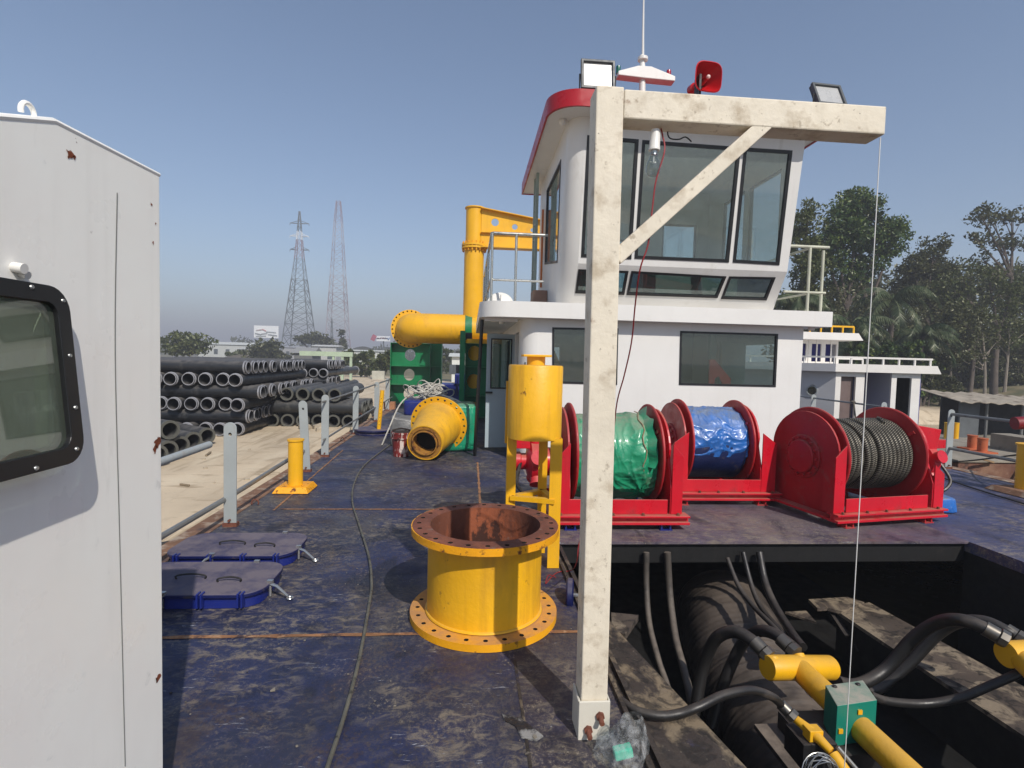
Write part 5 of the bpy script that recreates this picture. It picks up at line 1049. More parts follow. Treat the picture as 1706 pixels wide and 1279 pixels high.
# hut with corrugated roof
t=thing('riverside_hut','dark open hut with a sagging corrugated roof beyond the barge','hut',(20,19,-1))
CR=pmat('weathered_roof_sheet','9a9080',.7,var=.25,spots=(('5e5044',2,.55,.1,None,.8),),bump=.3)
hx0,hx1,hy0,hy1=onY(1600,680,19).x,27.0,19,20.4
vs_=[];n_=60
for j in (0,1):
    for i in range(n_+1):
        x=hx0-.5+(hx1-hx0+1)*i/n_; vs_.append((x,hy0-.5 if j==0 else hy1,.42-.035*(x-hx0)+.03*math.sin(i*1.7)+.07*mnoise.noise(V((x,j,0)))+j*.3))
MB().add(vs_+[(x,y,z-.03) for x,y,z in vs_],[(i,i+1,n_+2+i,n_+1+i) for i in range(n_)]+[(2*(n_+1)+i+1,2*(n_+1)+i,3*(n_+1)+i,3*(n_+1)+i+1) for i in range(n_)]+[(i,i+2*(n_+1),i+1+2*(n_+1),i+1) for i in range(n_)]).build('roof_sheet',CR,t,smooth=20)
MB().box((hx0+.3,hy1-.3,-1.0),(hx1,hy1-.2,.5)).build('back_wall',pmat('dark_hut_wall','1e2024',.9,var=.3),t,smooth=0); MB().box((hx0,hy0,-1.0),(hx0+.8,hy0+.08,.36)).build('grey_panel',pmat('grey_sheet_panel','5a5e60',.7,var=.2),t,smooth=0)
for x in (hx0+1.1,hx0+2.6,hx0+4.6): MB().tube([(x,hy0,-1.0),(x,hy0,.35)],.05,8).build('post',GALV,t)
MB().box((hx0-.1,hy0-.2,-1.6),(hx1+1,hy1+1,-1.0)).build('raft_floor',GD_,t,smooth=0)
# ------------------------------------------------------------------ white workboat
BW=pmat('boat_white','dcd8d2',.45,var=.04,spots=(('a09a90',2,.68,.1,None,.4),)); BG=pmat('boat_shaded_white','b9b9bb',.5,var=.04); BL=pmat('boat_blue_edge','2a2a7c',.5)  # second white greyed to carry the shade of the boat's turned-away walls
t=thing('white_workboat','white workboat with flat overhanging roofs and open doorways behind the winches','boat',(11,15,-.6))
yf=14.0; zl=-.6; zs0,zs1=1.46,1.68
P=lambda px,py,y=yf: onY(px,py,y)
xA=P(1393,620).x; xB=P(1542,620).x
door1=[V((P(1403,600).x,yf,zl+.1)),V((P(1428,600).x,yf,zl+.1)),V((P(1428,600).x,yf,1.33)),V((P(1403,600).x,yf,1.33))]
MB().prism([V((xA,yf,zl)),V((P(1440,640).x,yf,zl)),V((P(1440,640).x,yf,zs0)),V((xA,yf,zs0))],(0,.06,0),[door1]).build('front_wall',BW,t,smooth=0)
MB().box((door1[0].x,yf+.12,zl),(door1[1].x,yf+.16,1.4)).build('brown_door',pmat('brown_door','6a5a56',.6,var=.15),t,smooth=0)
MB().box((P(1440,640).x-.06,yf+.062,zl),(P(1440,640).x,yf+1.2,zs0)).build('recess_side',BL,t,smooth=0)
MB().box((P(1440,640).x,yf+1.2,zl),(P(1486,640).x+.3,yf+1.25,zs0)).build('recess_wall',BG,t,smooth=0)
x5=P(1485,640).x; x6=P(1533,640).x
door2=[V((P(1496,600).x,yf,zl+.1)),V((P(1521,600).x,yf,zl+.1)),V((P(1521,600).x,yf,1.33)),V((P(1496,600).x,yf,1.33))]
MB().prism([V((x5,yf,zl)),V((x6,yf,zl)),V((x6,yf,zs0)),V((x5,yf,zs0))],(0,.06,0),[door2]).build('front_wall',BW,t,smooth=0)
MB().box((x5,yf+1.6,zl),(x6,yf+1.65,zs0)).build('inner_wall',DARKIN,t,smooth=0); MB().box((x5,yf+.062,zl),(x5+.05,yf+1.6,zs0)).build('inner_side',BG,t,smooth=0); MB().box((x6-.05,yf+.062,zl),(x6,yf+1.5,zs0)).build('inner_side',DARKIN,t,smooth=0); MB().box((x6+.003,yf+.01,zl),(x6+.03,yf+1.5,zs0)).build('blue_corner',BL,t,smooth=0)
# shaded side going away to the left
pl=P(1393,640); far=V((xA-1.9,yf+2.4,0)); dv=V((far.x-xA,far.y-yf,0))
MB().prism([V((xA,yf,zl)),V((far.x,far.y,zl)),V((far.x,far.y,zs0)),V((xA,yf,zs0))],(.03,.03,0),[[V((xA,yf,.9))+dv*.19+dv.normalized()*.13*math.cos(a)+V((0,0,.17*math.sin(a))) for a in [2*PI*i/16 for i in range(16)]]]).build('side_wall',BG,t,smooth=0)
b=MB().lathe([(.12,0),(.15,0),(.15,.03),(.12,.03)],V((xA,yf,.9))+dv*.19,(-dv.y,dv.x,0),20,True); b.build('porthole_ring',GRY,t)
b=MB(); oc=V((xA,yf,0)); b.prism([V((xA-.12,yf-.14,zs0)),V((P(1560,640).x,yf-.14,zs0)),V((P(1553,640).x,yf-.14,zs1)),V((xA-.12,yf-.14,zs1))],(0,3,0)); b.build('roof_deck',BW,t,smooth=0)
b=MB(); q=[V((xA-.12,yf-.14,zs0)),V((far.x-.2,far.y-.3,zs0))]; b.prism([q[0],q[1],q[1]+V((0,0,zs1-zs0)),q[0]+V((0,0,zs1-zs0))],(.6,.9,0)); b.build('roof_deck',BG,t,smooth=0)
b=MB(); zt_=1.86; xe_=P(1548,640).x; b.bar((xA-.1,yf-.05,zt_),(xe_,yf-.05,zt_),.05,.05)
for k in range(7): x=xA-.08+(xe_-xA+.03)*k/6; b.bar((x,yf-.05,zs1),(x,yf-.05,zt_),.04,.04)
b.build('roof_rail',BW,t,smooth=0); b=MB()
for k in range(6): x=xA+.6+(xe_-xA-.6)*k/5; b.bar((x,yf+2.6,zs1),(x,yf+2.6,zt_),.04,.04)
b.bar((xA,yf+2.6,zt_),(xe_,yf+2.6,zt_),.05,.05); b.build('roof_rail',BW,t,smooth=0)
b=MB(); d_=dv; b.bar(V((xA-.1,yf-.05,zt_)),V((far.x,far.y-.2,zt_)),.05,.05)
for k in range(5): p=V((xA-.1,yf-.05,0))+d_*k/4; b.bar((p.x,p.y,zs1),(p.x,p.y,zt_),.04,.04)
b.build('roof_rail',BW,t,smooth=0)
# small upper cabin
yu=16.2; xq=P(1396,590,yu).x; xl=P(1318,590,yu).x
zc0,zc1=1.66,2.42
pan=[]; 
for a_,b__ in ((1334,1343),(1352,1368),(1375,1393)): pan.append([V((P(a_,590,yu).x,yu,zc0+.08)),V((P(b__,590,yu).x,yu,zc0+.08)),V((P(b__,590,yu).x,yu,zc1-.12)),V((P(a_,590,yu).x,yu,zc1-.12))])
MB().prism([V((xl,yu,zc0)),V((xq,yu,zc0)),V((xq,yu,zc1)),V((xl,yu,zc1))],(0,.05,0),pan).build('upper_cabin_wall',BW,t,smooth=0)
MB().box((xl,yu+.3,zc0),(xq-.02,yu+.33,zc1)).build('blue_shutters',BL,t,smooth=0)
MB().box((xq-.05,yu+.05,zc0),(xq,yu+1.6,zc1)).build('upper_side_wall',BG,t,smooth=0)
for k,(a_,) in enumerate(((1347,),(1360,),(1384,))): MB().box((P(a_,590,yu).x-.02,yu-.02,zc0),(P(a_,590,yu).x+.02,yu,zc1)).build('mullion',BW,t,smooth=0)
MB().prism([V((xl-.5,yu-.5,zc1)),V((P(1418,590,yu).x,yu-.5,zc1)),V((P(1410,590,yu).x,yu-.5,zc1+.22)),V((xl-.5,yu-.5,zc1+.22))],(0,2.6,0)).build('upper_roof',BW,t,smooth=0)
b=MB(); xe_=P(1405,590,yu).x; zt_=zc1+.42; b.bar((xl-.4,yu-.4,zt_),(xe_,yu-.4,zt_),.05,.05)
for k in range(7): x=xl-.4+(xe_-xl+.4)*k/6; b.bar((x,yu-.4,zc1+.22),(x,yu-.4,zt_),.04,.04)
b.build('yellow_rail',YELF,t,smooth=0)
MB().prism([V((8.2,14.2,-.62)),V((14.5,13.7,-.62)),V((14.5,17.5,-.62)),V((8.0,17.8,-.62))],(0,0,-.9)).build('hull',pmat('boat_hull_dark','26262e',.6,var=.2),t,smooth=0)
# ------------------------------------------------------------------ pipe stacks in the yard
random.seed(21)
def yard_pipe(L,r,name='plastic_pipe'):
    t=thing(name,'','pipe',(0,0,0))
    MB().lathe([(r,0),(r,L),(r*.89,L),(r*.89,0)],(0,0,0),(0,1,0),16,True).build('pipe_body',HDPE,t,local=True)
    b=MB().lathe([(r*1.0,.0),(r*1.13,.005),(r*1.13,.035),(r*1.0,.04)],(0,.05,0),(0,1,0),16); b.lathe([(r*.90,-.004),(r*1.02,-.004),(r*1.02,.02)],(0,0,0),(0,1,0),16); b.build('end_collar',HDPR,t,local=True)
    b=MB().lathe([(r*1.0,.0),(r*1.13,.005),(r*1.13,.035),(r*1.0,.04)],(0,L-.10,0),(0,1,0),16); b.lathe([(r*1.02,-.02),(r*1.02,.004),(r*.90,.004)],(0,L,0),(0,1,0),16); b.build('end_collar',HDPR,t,local=True)
    return t
GZ=-.70; r=.165; lay_h=.335; first=[True]
proto=yard_pipe(6.0,r); used=[False]
def put(x,y,z,rz,label,group,src=None,scale=None):
    src_=src or proto
    if src_ is proto and not used[0]:
        used[0]=True; proto.location=(x,y,z); proto.rotation_euler=(0,0,rz); proto['label']=label; proto['group']=group; return proto
    o=copy_thing(src_,(x,y,z),rz,label,group); return o
# stack A: layers alternate between lengthwise (along x, ends on the right) and end on (along y)
xr,yf_=-6.05,14.9
rows=['bottom','middle','top']
for k in range(3):
    z=GZ+r*1.1+lay_h*2*k
    nE=11
    for i in range(nE):
        put(xr-.22-i*.415+random.uniform(-.02,.02)+(.06 if k==1 else 0),yf_+random.uniform(-.12,.12),z,random.uniform(-.01,.01),'black pipe seen end on in the %s end-on row of the big left stack'%rows[k],'pipes seen end on in the big stack')
    z=GZ+r*1.1+lay_h*(2*k+1)
    for i in range(13):
        put(xr+.04+random.uniform(-.08,.10)+(.25 if k==1 else 0),yf_+.28+i*.41,z,PI/2+random.uniform(-.012,.012),'black pipe lying crosswise in the %s crosswise row of the big left stack'%rows[k],'crosswise pipes in the big stack')
# stack B behind it
def stackB(x,y,n,layers,tag_,first_end=True):
    for k in range(layers):
        z=GZ+r*1.1+lay_h*k
        if (k%2==0)==first_end:
            for i in range(n): put(x-.2-i*.42+random.uniform(-.02,.02),y+random.uniform(-.1,.1),z,0,'black pipe seen end on in %s'%tag_,'pipes of the rear stacks')
        else:
            for i in range(n): put(x+random.uniform(-.15,.2),y+.2+i*.41,z,PI/2,'black pipe lying crosswise in %s'%tag_,'pipes of the rear stacks')
stackB(-5.55,21.5,6,6,'the second stack behind the big one')
# stack C lower, plain pipes, right of the gap
HD2=pmat('plain_dark_pipe','26282a',.5,var=.2,spots=(('5a5a54',3,.55,.15,None,.6),),dust=.5,dustc='74706c')
pl=thing('plain_pipe','','pipe',(0,0,0)); MB().lathe([(.20,0),(.20,3.6),(.155,3.6),(.155,0)],(0,0,0),(0,1,0),18,True).build('pipe_body',HD2,pl,local=True); MB().lathe([(.205,-.01),(.205,.05),(.15,.05),(.15,-.01)],(0,0,0),(0,1,0),18,True).build('end_rim',pmat('dull_rim','55554f',.6),pl,local=True)
cu=[False]
def put2(x,y,z,rz,label,group,sc_=None):
    if not cu[0]:
        cu[0]=True; pl.location=(x,y,z); pl.rotation_euler=(0,0,rz); pl['label']=label; pl['group']=group
        if sc_: pl.scale=(sc_,)*3
        return
    copy_thing(pl,(x,y,z),rz,label,group,sc_)
for i in range(6): put2(-3.75-i*.46,16.9,GZ+.2,0,'plain dark pipe seen end on at the bottom of the low stack behind the railing','plain pipes of the low stack')
for i in range(4): put2(-3.35+random.uniform(-.1,.1),17.0+i*.45,GZ+.62,PI/2,'plain dark pipe lying crosswise in the middle of the low stack','plain pipes of the low stack')
for i in range(5): put2(-4.15-i*.48,16.8,GZ+1.03,0,'plain dark pipe seen end on at the top of the low stack behind the railing','plain pipes of the low stack')
# stack D near left
for k,(px,py) in enumerate(((345,726),(322,734),(300,742),(280,750),(262,758))): q=onZ(px,py,-.48); put2(q.x,q.y,-.48,.95,'plain dark pipe lying on the sand just beyond the cut rail pipe','plain pipes near the cabin')
q=onZ(283,712,-.05); put2(q.x,q.y,-.10,.95,'plain dark pipe on top of the small pile next to the cabin','plain pipes near the cabin')
# ------------------------------------------------------------------ trees
def leafmat(name,c1,c2,c3):
    m=bpy.data.materials.new(name); m.use_nodes=True; t=NT(m); t.coord()
    c=t.mix(t.ramp(t.noise(.55,3,.6),.38,.62),lin(c1),lin(c2)); c=t.mix(t.ramp(t.noise(3.3,4,.7),.5,.68),c,lin(c3))
    d=t.n('ShaderNodeBsdfDiffuse'); t.l(c,d.inputs[0]); tr=t.n('ShaderNodeBsdfTranslucent'); t.l(c,tr.inputs[0]); gl=t.n('ShaderNodeBsdfGlossy'); gl.inputs['Roughness'].default_value=.42; gl.inputs[0].default_value=(.7,.7,.6,1)
    mx=t.n('ShaderNodeMixShader'); mx.inputs[0].default_value=.25; t.l(d.outputs[0],mx.inputs[1]); t.l(tr.outputs[0],mx.inputs[2])
    m2=t.n('ShaderNodeMixShader'); m2.inputs[0].default_value=.045; t.l(mx.outputs[0],m2.inputs[1]); t.l(gl.outputs[0],m2.inputs[2])
    o=t.n('ShaderNodeOutputMaterial'); t.l(m2.outputs[0],o.inputs[0]); return m
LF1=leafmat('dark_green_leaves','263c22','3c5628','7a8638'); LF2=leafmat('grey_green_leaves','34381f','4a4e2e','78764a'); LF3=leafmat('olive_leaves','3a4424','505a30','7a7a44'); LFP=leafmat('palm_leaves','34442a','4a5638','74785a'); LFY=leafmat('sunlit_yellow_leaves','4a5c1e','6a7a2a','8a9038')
BARK=pmat('tree_bark','5a5048',.9,var=.3,vscale=2,bump=.4,bscale=8)
def leaves(mb,c,rad,n,size,rng,flat=.8,droop=0):
    for _ in range(n):
        while True:
            p=V((rng.uniform(-1,1),rng.uniform(-1,1),rng.uniform(-1,1)))
            if p.length<=1: break
        p=V((p.x*rad,p.y*rad,p.z*rad*flat))+c
        nrm=V((rng.gauss(0,1),rng.gauss(0,1),rng.gauss(.6,.8))).normalized(); a=nrm.orthogonal().normalized(); a=Matrix.Rotation(rng.random()*6.28,3,nrm)@a; b=nrm.cross(a); s=size*rng.uniform(.6,1.4)
        n0=len(mb.v); mb.v+=[tuple(p-a*s),tuple(p+b*s*.45-nrm*s*.1),tuple(p+a*s),tuple(p-b*s*.45)]; mb.f.append((n0,n0+1,n0+2,n0+3)); mb.m.append(0)
def tree(name,label,base,H,lobes,mat,nclump=60,nleaf=90,lsize=.16,clr=.7,trunk_r=.25,seed=0,group=None,cat='tree',lobemat=None,limbs=True,fork=.45,flat=.75):
    rng=random.Random(seed); base=V(base); t=thing(name,label,cat,tuple(base),0,group)
    tot=sum(a*b*c for _,_,_,a,b,c in lobes); cl=[]
    for (x,y,z,a,b_,c) in lobes:
        k=max(3,int(nclump*a*b_*c/tot))
        for _ in range(k):
            d=V((rng.gauss(0,1),rng.gauss(0,1),rng.gauss(0,1))).normalized()*(rng.random()**.45)
            cl.append(base+V((x+d.x*a,y+d.y*b_,z+d.z*c)))
    mb=MB()
    for p in cl: leaves(mb,p,clr*rng.uniform(.55,1.25),int(nleaf*rng.uniform(.5,1.3)),lsize,rng,flat)
    mb.build('crown',mat,t,smooth=0,merge=False)
    tb=MB(); fk=base+V((rng.uniform(-.3,.3),0,H*fork)); tb.tube(smoothpath([base-V((0,0,.5)),base+V((rng.uniform(-.2,.2),0,H*fork*.5)),fk],4),[trunk_r*(1.15-.5*i/8) for i in range(9)],8)
    if limbs:
        mains=[]
        for (x,y,z,a,b_,c) in lobes:
            e=base+V((x,y,z)); mid=(fk+e)/2+V((rng.uniform(-.4,.4),0,rng.uniform(-.2,.5))); tb.tube(smoothpath([fk,mid,e],4),[trunk_r*.6*(1-.8*i/8) for i in range(9)],6); mains.append((e,mid))
        for p in cl[::2]:
            e,mid=min(mains,key=lambda m:(m[0]-p).length); s=mid+(e-mid)*rng.random(); tb.tube([s,(s+p)/2+V((0,0,.2)),p],[trunk_r*.16,trunk_r*.1,trunk_r*.05],5)
    tb.build('trunk',BARK,t,smooth=50,merge=False); return t
def palm(label,base,H,seed,L=3.2,nf=18,lean=0,group=None):
    rng=random.Random(seed); base=V(base); t=thing('coconut_palm',label,'palm',tuple(base),0,group); top=base+V((lean,0,H))
    MB().tube(smoothpath([base,base+V((lean*.3,0,H*.5)),top],5),[.2-.008*i for i in range(11)],8).build('trunk',BARK,t)
    mb=MB()
    for k in range(nf):
        az=2*PI*k/nf+rng.uniform(-.2,.2); el=rng.uniform(-.2,1.25); d=V((math.cos(az),math.sin(az),0)); pts=[]; n=16; l=L*rng.uniform(.8,1.1)
        p=top.copy(); ang=el
        for i in range(n+1): pts.append(p.copy()); p+= (d*math.cos(ang)+V((0,0,math.sin(ang))))*l/n; ang-=(1.5+.5*el)/n*1.25
        mb.tube(pts,[.035*(1-i/(n+2)) for i in range(n+1)],4,False)
        side=d.cross(V((0,0,1)))
        for i in range(2,n*2):
            f=i/2; i0=int(f); 
            if i0>=n: break
            q=pts[i0]+(pts[i0+1]-pts[i0])*(f-i0); w_=.75*math.sin(PI*min(1,(f/n)*.85+.15))
            for s in (-1,1):
                tip_=q+side*s*w_*.55+d*.18+V((0,0,-w_*.75*rng.uniform(.7,1.2))); ww=(pts[i0+1]-pts[i0]).normalized()*.05
                n0=len(mb.v); mb.v+=[tuple(q-ww),tuple(q+ww),tuple(tip_)]; mb.f.append((n0,n0+1,n0+2)); mb.m.append(0)
    mb.build('crown',LFP,t,smooth=0,merge=False); return t
def at(px,py,y): return onY(px,py,y)
TG_='trees on the far bank'
def rtree(name,label,px,ybase,y,pyt,lobes_px,mat,**k):
    """lobes in pixels at distance y: (cx,cy,rx,ry)"""
    b=at(px,ybase,y); b.z=gz(b.x,b.y)-.1; s=y/F0*1.1; L=[]
    for (cx,cy,rx,ry) in lobes_px:
        c=at(cx,cy,y); L.append((c.x-b.x,random.uniform(-.6,.6),c.z-b.z,rx*s,min(rx,ry)*s*.9,ry*s))
    H=at(px,pyt,y).z-b.z
    return tree(name,label,b,H,L,mat,**k)
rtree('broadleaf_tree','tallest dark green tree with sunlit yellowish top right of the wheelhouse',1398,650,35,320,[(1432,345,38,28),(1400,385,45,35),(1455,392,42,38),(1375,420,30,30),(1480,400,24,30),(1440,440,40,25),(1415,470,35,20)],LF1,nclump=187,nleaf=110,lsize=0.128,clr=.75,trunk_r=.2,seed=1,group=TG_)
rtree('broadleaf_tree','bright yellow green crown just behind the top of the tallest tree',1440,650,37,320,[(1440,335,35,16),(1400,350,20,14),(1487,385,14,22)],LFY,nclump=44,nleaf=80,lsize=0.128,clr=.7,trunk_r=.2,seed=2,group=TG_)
rtree('broadleaf_tree','olive tree half hidden behind the right wheelhouse wall',1340,650,33,330,[(1345,350,20,16),(1335,390,25,35),(1345,450,28,40),(1330,500,30,30)],LF3,nclump=93,nleaf=100,lsize=0.119,clr=.65,trunk_r=.22,seed=3,group=TG_)
rtree('broadleaf_tree','dark bushy tree between the tall tree and the bare ones',1545,660,38,400,[(1548,412,35,14),(1520,440,30,22),(1565,455,40,28),(1530,490,40,30),(1575,510,40,30)],LF2,nclump=144,nleaf=100,lsize=0.128,clr=.75,trunk_r=.2,seed=4,group=TG_)
rtree('sparse_tree','tall sparse tree with thin airy crown against the sky at far right',1668,660,40,350,[(1625,365,22,14),(1655,355,30,14),(1690,360,28,14),(1612,392,18,10),(1650,400,35,14),(1700,400,30,18),(1640,430,25,10)],LF2,nclump=60,nleaf=26,lsize=.17,clr=.6,trunk_r=.2,seed=5,group=TG_,fork=.62)
rtree('feathery_tree','wide feathery olive tree with pale trunks at the right edge',1655,672,34,440,[(1640,455,60,16),(1600,480,40,25),(1680,490,45,30),(1620,530,45,30),(1690,550,35,35)],LF3,nclump=161,nleaf=60,lsize=0.102,clr=.65,trunk_r=.22,seed=6,group=TG_,fork=.5)
rtree('feathery_tree','grey green twiggy tree in front of the wide feathery one',1612,675,32,470,[(1590,540,35,35),(1630,570,35,30),(1575,590,30,30)],LF2,nclump=102,nleaf=55,lsize=0.102,clr=.6,trunk_r=.15,seed=7,group=TG_,fork=.5)
rtree('broadleaf_tree','dim grey green tree filling the lower right edge',1700,675,36,500,[(1700,600,40,35),(1670,620,30,25),(1720,560,40,40)],LF2,nclump=102,nleaf=70,lsize=0.111,clr=.65,trunk_r=.2,seed=8,group=TG_,fork=.4)
for (px,y,h,sd,lb) in ((1585,33,5.2,31,'slim bare trunk leaning left at the foot of the grove'),(1640,33,5.5,32,'slim bare trunk in the middle of the grove foot'),(1672,34,5.0,33,'slim bare trunk near the right picture edge')):
    b=at(px,670,y); b.z=gz(b.x,b.y)-.1; rng=random.Random(sd); t=thing('bare_sapling',lb,'tree',tuple(b)); 
    m_=MB(); top=b+V((rng.uniform(-.8,.8),0,h)); m_.tube(smoothpath([b,b+V((rng.uniform(-.3,.3),0,h*.5)),top],4),[.11-.01*i for i in range(9)],7)
    for k in range(9): s=b+(top-b)*rng.uniform(.35,.95); m_.tube([s,s+V((rng.uniform(-1,1),rng.uniform(-.5,.5),rng.uniform(.4,1.2)))*1.2],[.04,.012],5)
    m_.build('trunk',pmat('pale_bark','8a8074',.9,var=.2),t); mb=MB(); leaves(mb,top,.9,90,.12,rng); mb.build('crown',LF2,t,smooth=0,merge=False)
for (px,py,y,h,sd,L,lb) in ((1478,500,31,7.2,11,3.3,'coconut palm with drooping fronds in front of the dark trees'),(1412,545,29,5.4,12,3.0,'lower coconut palm spreading behind the right roof railing'),(1530,560,30,5.0,13,2.8,'coconut palm frond fan above the white workboat roof'),(1325,500,29,5.6,14,2.4,'palm fronds peeping past the right wheelhouse edge')):
    b=at(px,650,y); b.z=gz(b.x,b.y)-.1; tp=at(px,py,y); palm(lb,b,tp.z-b.z,sd,L,20,0,'coconut palms on the bank')
def bush(label,px,py,y,rpx,hpx,mat,seed,name='bush',ls=.12,nl=80,nc=16):
    c=at(px,py,y); g_=gz(c.x,c.y); s=y/F0*1.1; rng=random.Random(seed); t=thing(name,label,'bush',(c.x,c.y,g_),0,'bushes on the banks'); mb=MB(); H=c.z-g_+hpx*s
    for _ in range(nc): leaves(mb,V((c.x+rng.gauss(0,.5)*rpx*s,c.y+rng.uniform(-.5,.5)*rpx*s*.6,g_+.2+rng.random()**.8*H*.9)),.6*max(.5,rpx*s*.28),nl,ls,rng,.8)
    mb.build('foliage',mat,t,smooth=0,merge=False); tb=MB()
    for k in range(4): tb.tube([V((c.x+rng.uniform(-.3,.3),c.y,g_-.1)),V((c.x+rng.uniform(-.6,.6),c.y,g_+H*.6))],[.05,.02],5)
    tb.build('stems',BARK,t); return t
for i,(px,py,y,rp,hp,mt,lb) in enumerate(((1450,590,28,40,14,LF1,'round green bush right behind the workboat roof'),(1500,585,29,35,16,LF1,'green bush below the palm fronds'),(1410,560,30,35,20,LF2,'dull green bush behind the upper workboat cabin'),
   (1545,620,30,32,30,LF2,'dark bush at the right end of the workboat'),(1570,660,31,28,25,LF2,'low dark bush left of the hut roof'),(1365,540,30,30,20,LF2,'bush behind the yellow roof rail'),(1690,650,36,40,16,LF3,'straw coloured bush behind the hut'),(1620,640,38,50,12,LF3,'low olive bush on the straw bank'),(1530,640,33,40,30,LF1,'dark undergrowth bush left of the grove'),(1600,610,37,50,40,LF2,'grey green thicket behind the bare trunks'),(1680,600,39,50,40,LF2,'thicket deep in the grove at right'),(1480,560,34,60,50,LF2,'dense thicket behind the coconut palms'),(1400,520,34,60,50,LF2,'dense thicket behind the roof railing'))):
    bush(lb,px,py,y,rp*1.25,hp*1.2,mt,50+i,nc=48,ls=.10,nl=110)
# far woods: one mass closing the grove
rng=random.Random(99); mb=MB()
for _ in range(1000):
    px=rng.uniform(1290,1900); y=rng.uniform(42,55); py=rng.uniform(445+max(0,1520-px)*.25,650)
    p=at(px,py,y); p.z=max(p.z,gz(p.x,p.y)+.4); leaves(mb,p,1.3,34,.26,rng,.8)
o=mb.build('far_woods',LF2,None,local=True,smooth=0,merge=False); tag(o,'dim mass of woodland closing the far bank','woods',kind='stuff')
# ------------------------------------------------------------------ left distance
LT='trees beyond the yard'
rtree('spreading_tree','broad light green tree beyond the pipe stack next to the cabin',312,615,62,550,[(300,565,32,10),(330,572,26,8),(285,580,22,8),(340,580,18,6),(310,582,30,7)],LF3,nclump=60,nleaf=45,lsize=.22,clr=.9,trunk_r=.25,seed=41,group=LT,fork=.4)
rtree('spreading_tree','dark bushy tree under the white billboard',450,615,80,570,[(447,578,16,9),(430,583,18,8),(455,590,20,7),(425,590,14,6)],LF2,nclump=40,nleaf=40,lsize=.3,clr=1.1,trunk_r=.3,seed=42,group=LT,fork=.3)
rtree('umbrella_tree','flat topped umbrella tree below the nearer pylon',520,600,120,560,[(500,564,14,4),(525,564,18,5),(545,567,12,4)],LF2,nclump=40,nleaf=40,lsize=.4,clr=1.3,trunk_r=.35,seed=43,group=LT,fork=.5)
rtree('conifer_tree','narrow conical tree right of the umbrella tree',570,600,120,548,[(570,580,5,9),(570,565,3.5,7),(570,553,1.8,6)],LF2,nclump=30,nleaf=40,lsize=.35,clr=.8,trunk_r=.2,seed=44,group=LT,fork=.8)
for i,(px,py,y,rp,hp,mt,lb) in enumerate(((400,592,90,22,5,LF3,'low bush left of the billboard tree'),(610,592,55,22,5,LF3,'scrub beside the pale green gantry'),(640,594,52,18,5,LF3,'scrub patch left of the green frame'),(590,590,60,12,4,LF3,'small scrub clump near the gantry'),(478,590,100,14,5,LF2,'hazy bush at the foot of the nearer pylon'),(655,588,80,14,5,LF2,'hazy bush right of the scrub'),(735,596,70,12,12,LF3,'scrub seen between the two green frames'),(755,584,95,14,6,LF2,'hazy bush seen under the yellow pipe'),(745,592,80,10,8,LF3,'pale bush beside the little white house'))):
    bush(lb,px,py,y,rp,hp,mt,80+i,ls=.3,nl=60,nc=16)
# soil mound
m=MB(); c=at(605,583,130)
def dome(c,rx,ry,h,n=28,k=10,sd=0):
    vs=[];fs=[]
    for j in range(k+1):
        f=j/k
        for i in range(n): a=2*PI*i/n; rr=1+.08*mnoise.noise(V((a*2,f*3,sd))); vs.append((c.x+rx*f*rr*math.cos(a),c.y+ry*f*rr*math.sin(a),c.z+h*(1-f**1.7)))
    for j in range(k):
        for i in range(n): a=j*n+i;b=j*n+(i+1)%n; fs.append((a,b,b+n,a+n))
    return vs,fs
c.z=-.8; vs,fs=dome(c,7.5,7.5,4.3); m.add(vs,fs); tag(m.build('soil_mound',pmat('dark_soil','4a4a46',.95,var=.25,vscale=.4,bump=.4),None),'big dark rounded soil heap on the left horizon','mound')
c=at(405,590,85); c.z=-.8; m=MB(); vs,fs=dome(c,6,5,1.9,sd=3); m.add(vs,fs); tag(m.build('soil_mound',pmat('brown_soil','5e564a',.95,var=.25,vscale=.4),None),'low brown soil heap left of the billboard tree','mound')
# sheds and walls
SHW=pmat('hazy_white_sheet','b8bab6',.6,var=.06)
def shed(label,pxa,pxb,pyt,pye,y,dep,colr='b8bab6',roof='c4c6c0',name='shed'):
    a=at(pxa,pye,y); b=at(pxb,pye,y); zt=at((pxa+pxb)/2,pyt,y).z; ze=at((pxa+pxb)/2,pye,y).z; t=thing(name,label,'building',((a.x+b.x)/2,y,-.8))
    MB().box((a.x,y,-.8),(b.x,y+dep,ze)).build('wall',pmat('shed_wall_'+colr,colr,.8,var=.08),t,smooth=0)
    MB().prism([V((a.x-.3,y-.3,ze)),V((a.x-.3,y+dep/2,zt)),V((a.x-.3,y+dep+.3,ze))],(b.x-a.x+.6,0,0)).build('roof',pmat('shed_roof_'+roof,roof,.7,var=.1),t,smooth=0)
    n=max(2,int((b.x-a.x)/3))
    for k in range(n): x=a.x+(b.x-a.x)*(k+.5)/n; h=ze+.8; MB().box((x-.5,y-.03,-.8+h*.35),(x+.5,y-.004,-.8+h*.7)).build('window',pmat('shed_window','4a5054',.4),t,smooth=0)
    return t
shed('long low white warehouse behind the left trees',330,428,569,574,150,14)
shed('pale shed roof behind the stack between two trees',395,440,578,582,110,8,'a8a49c','b4b4ae')
shed('long white boundary building under the soil heap',575,662,583,585,115,4,'c4c6c0','c8cac4')
shed('small white house seen between the green frames',753,775,588,594,48,5,'cfd2cc','c4c6c0','small_house')
shed('grey gabled roof beyond the stack left of the gantry',490,520,578,588,70,4,'6a6a68','8a8a88')
shed('white workshop block below the umbrella tree',520,560,574,577,105,6,'b4b4b0','bcbcb8')
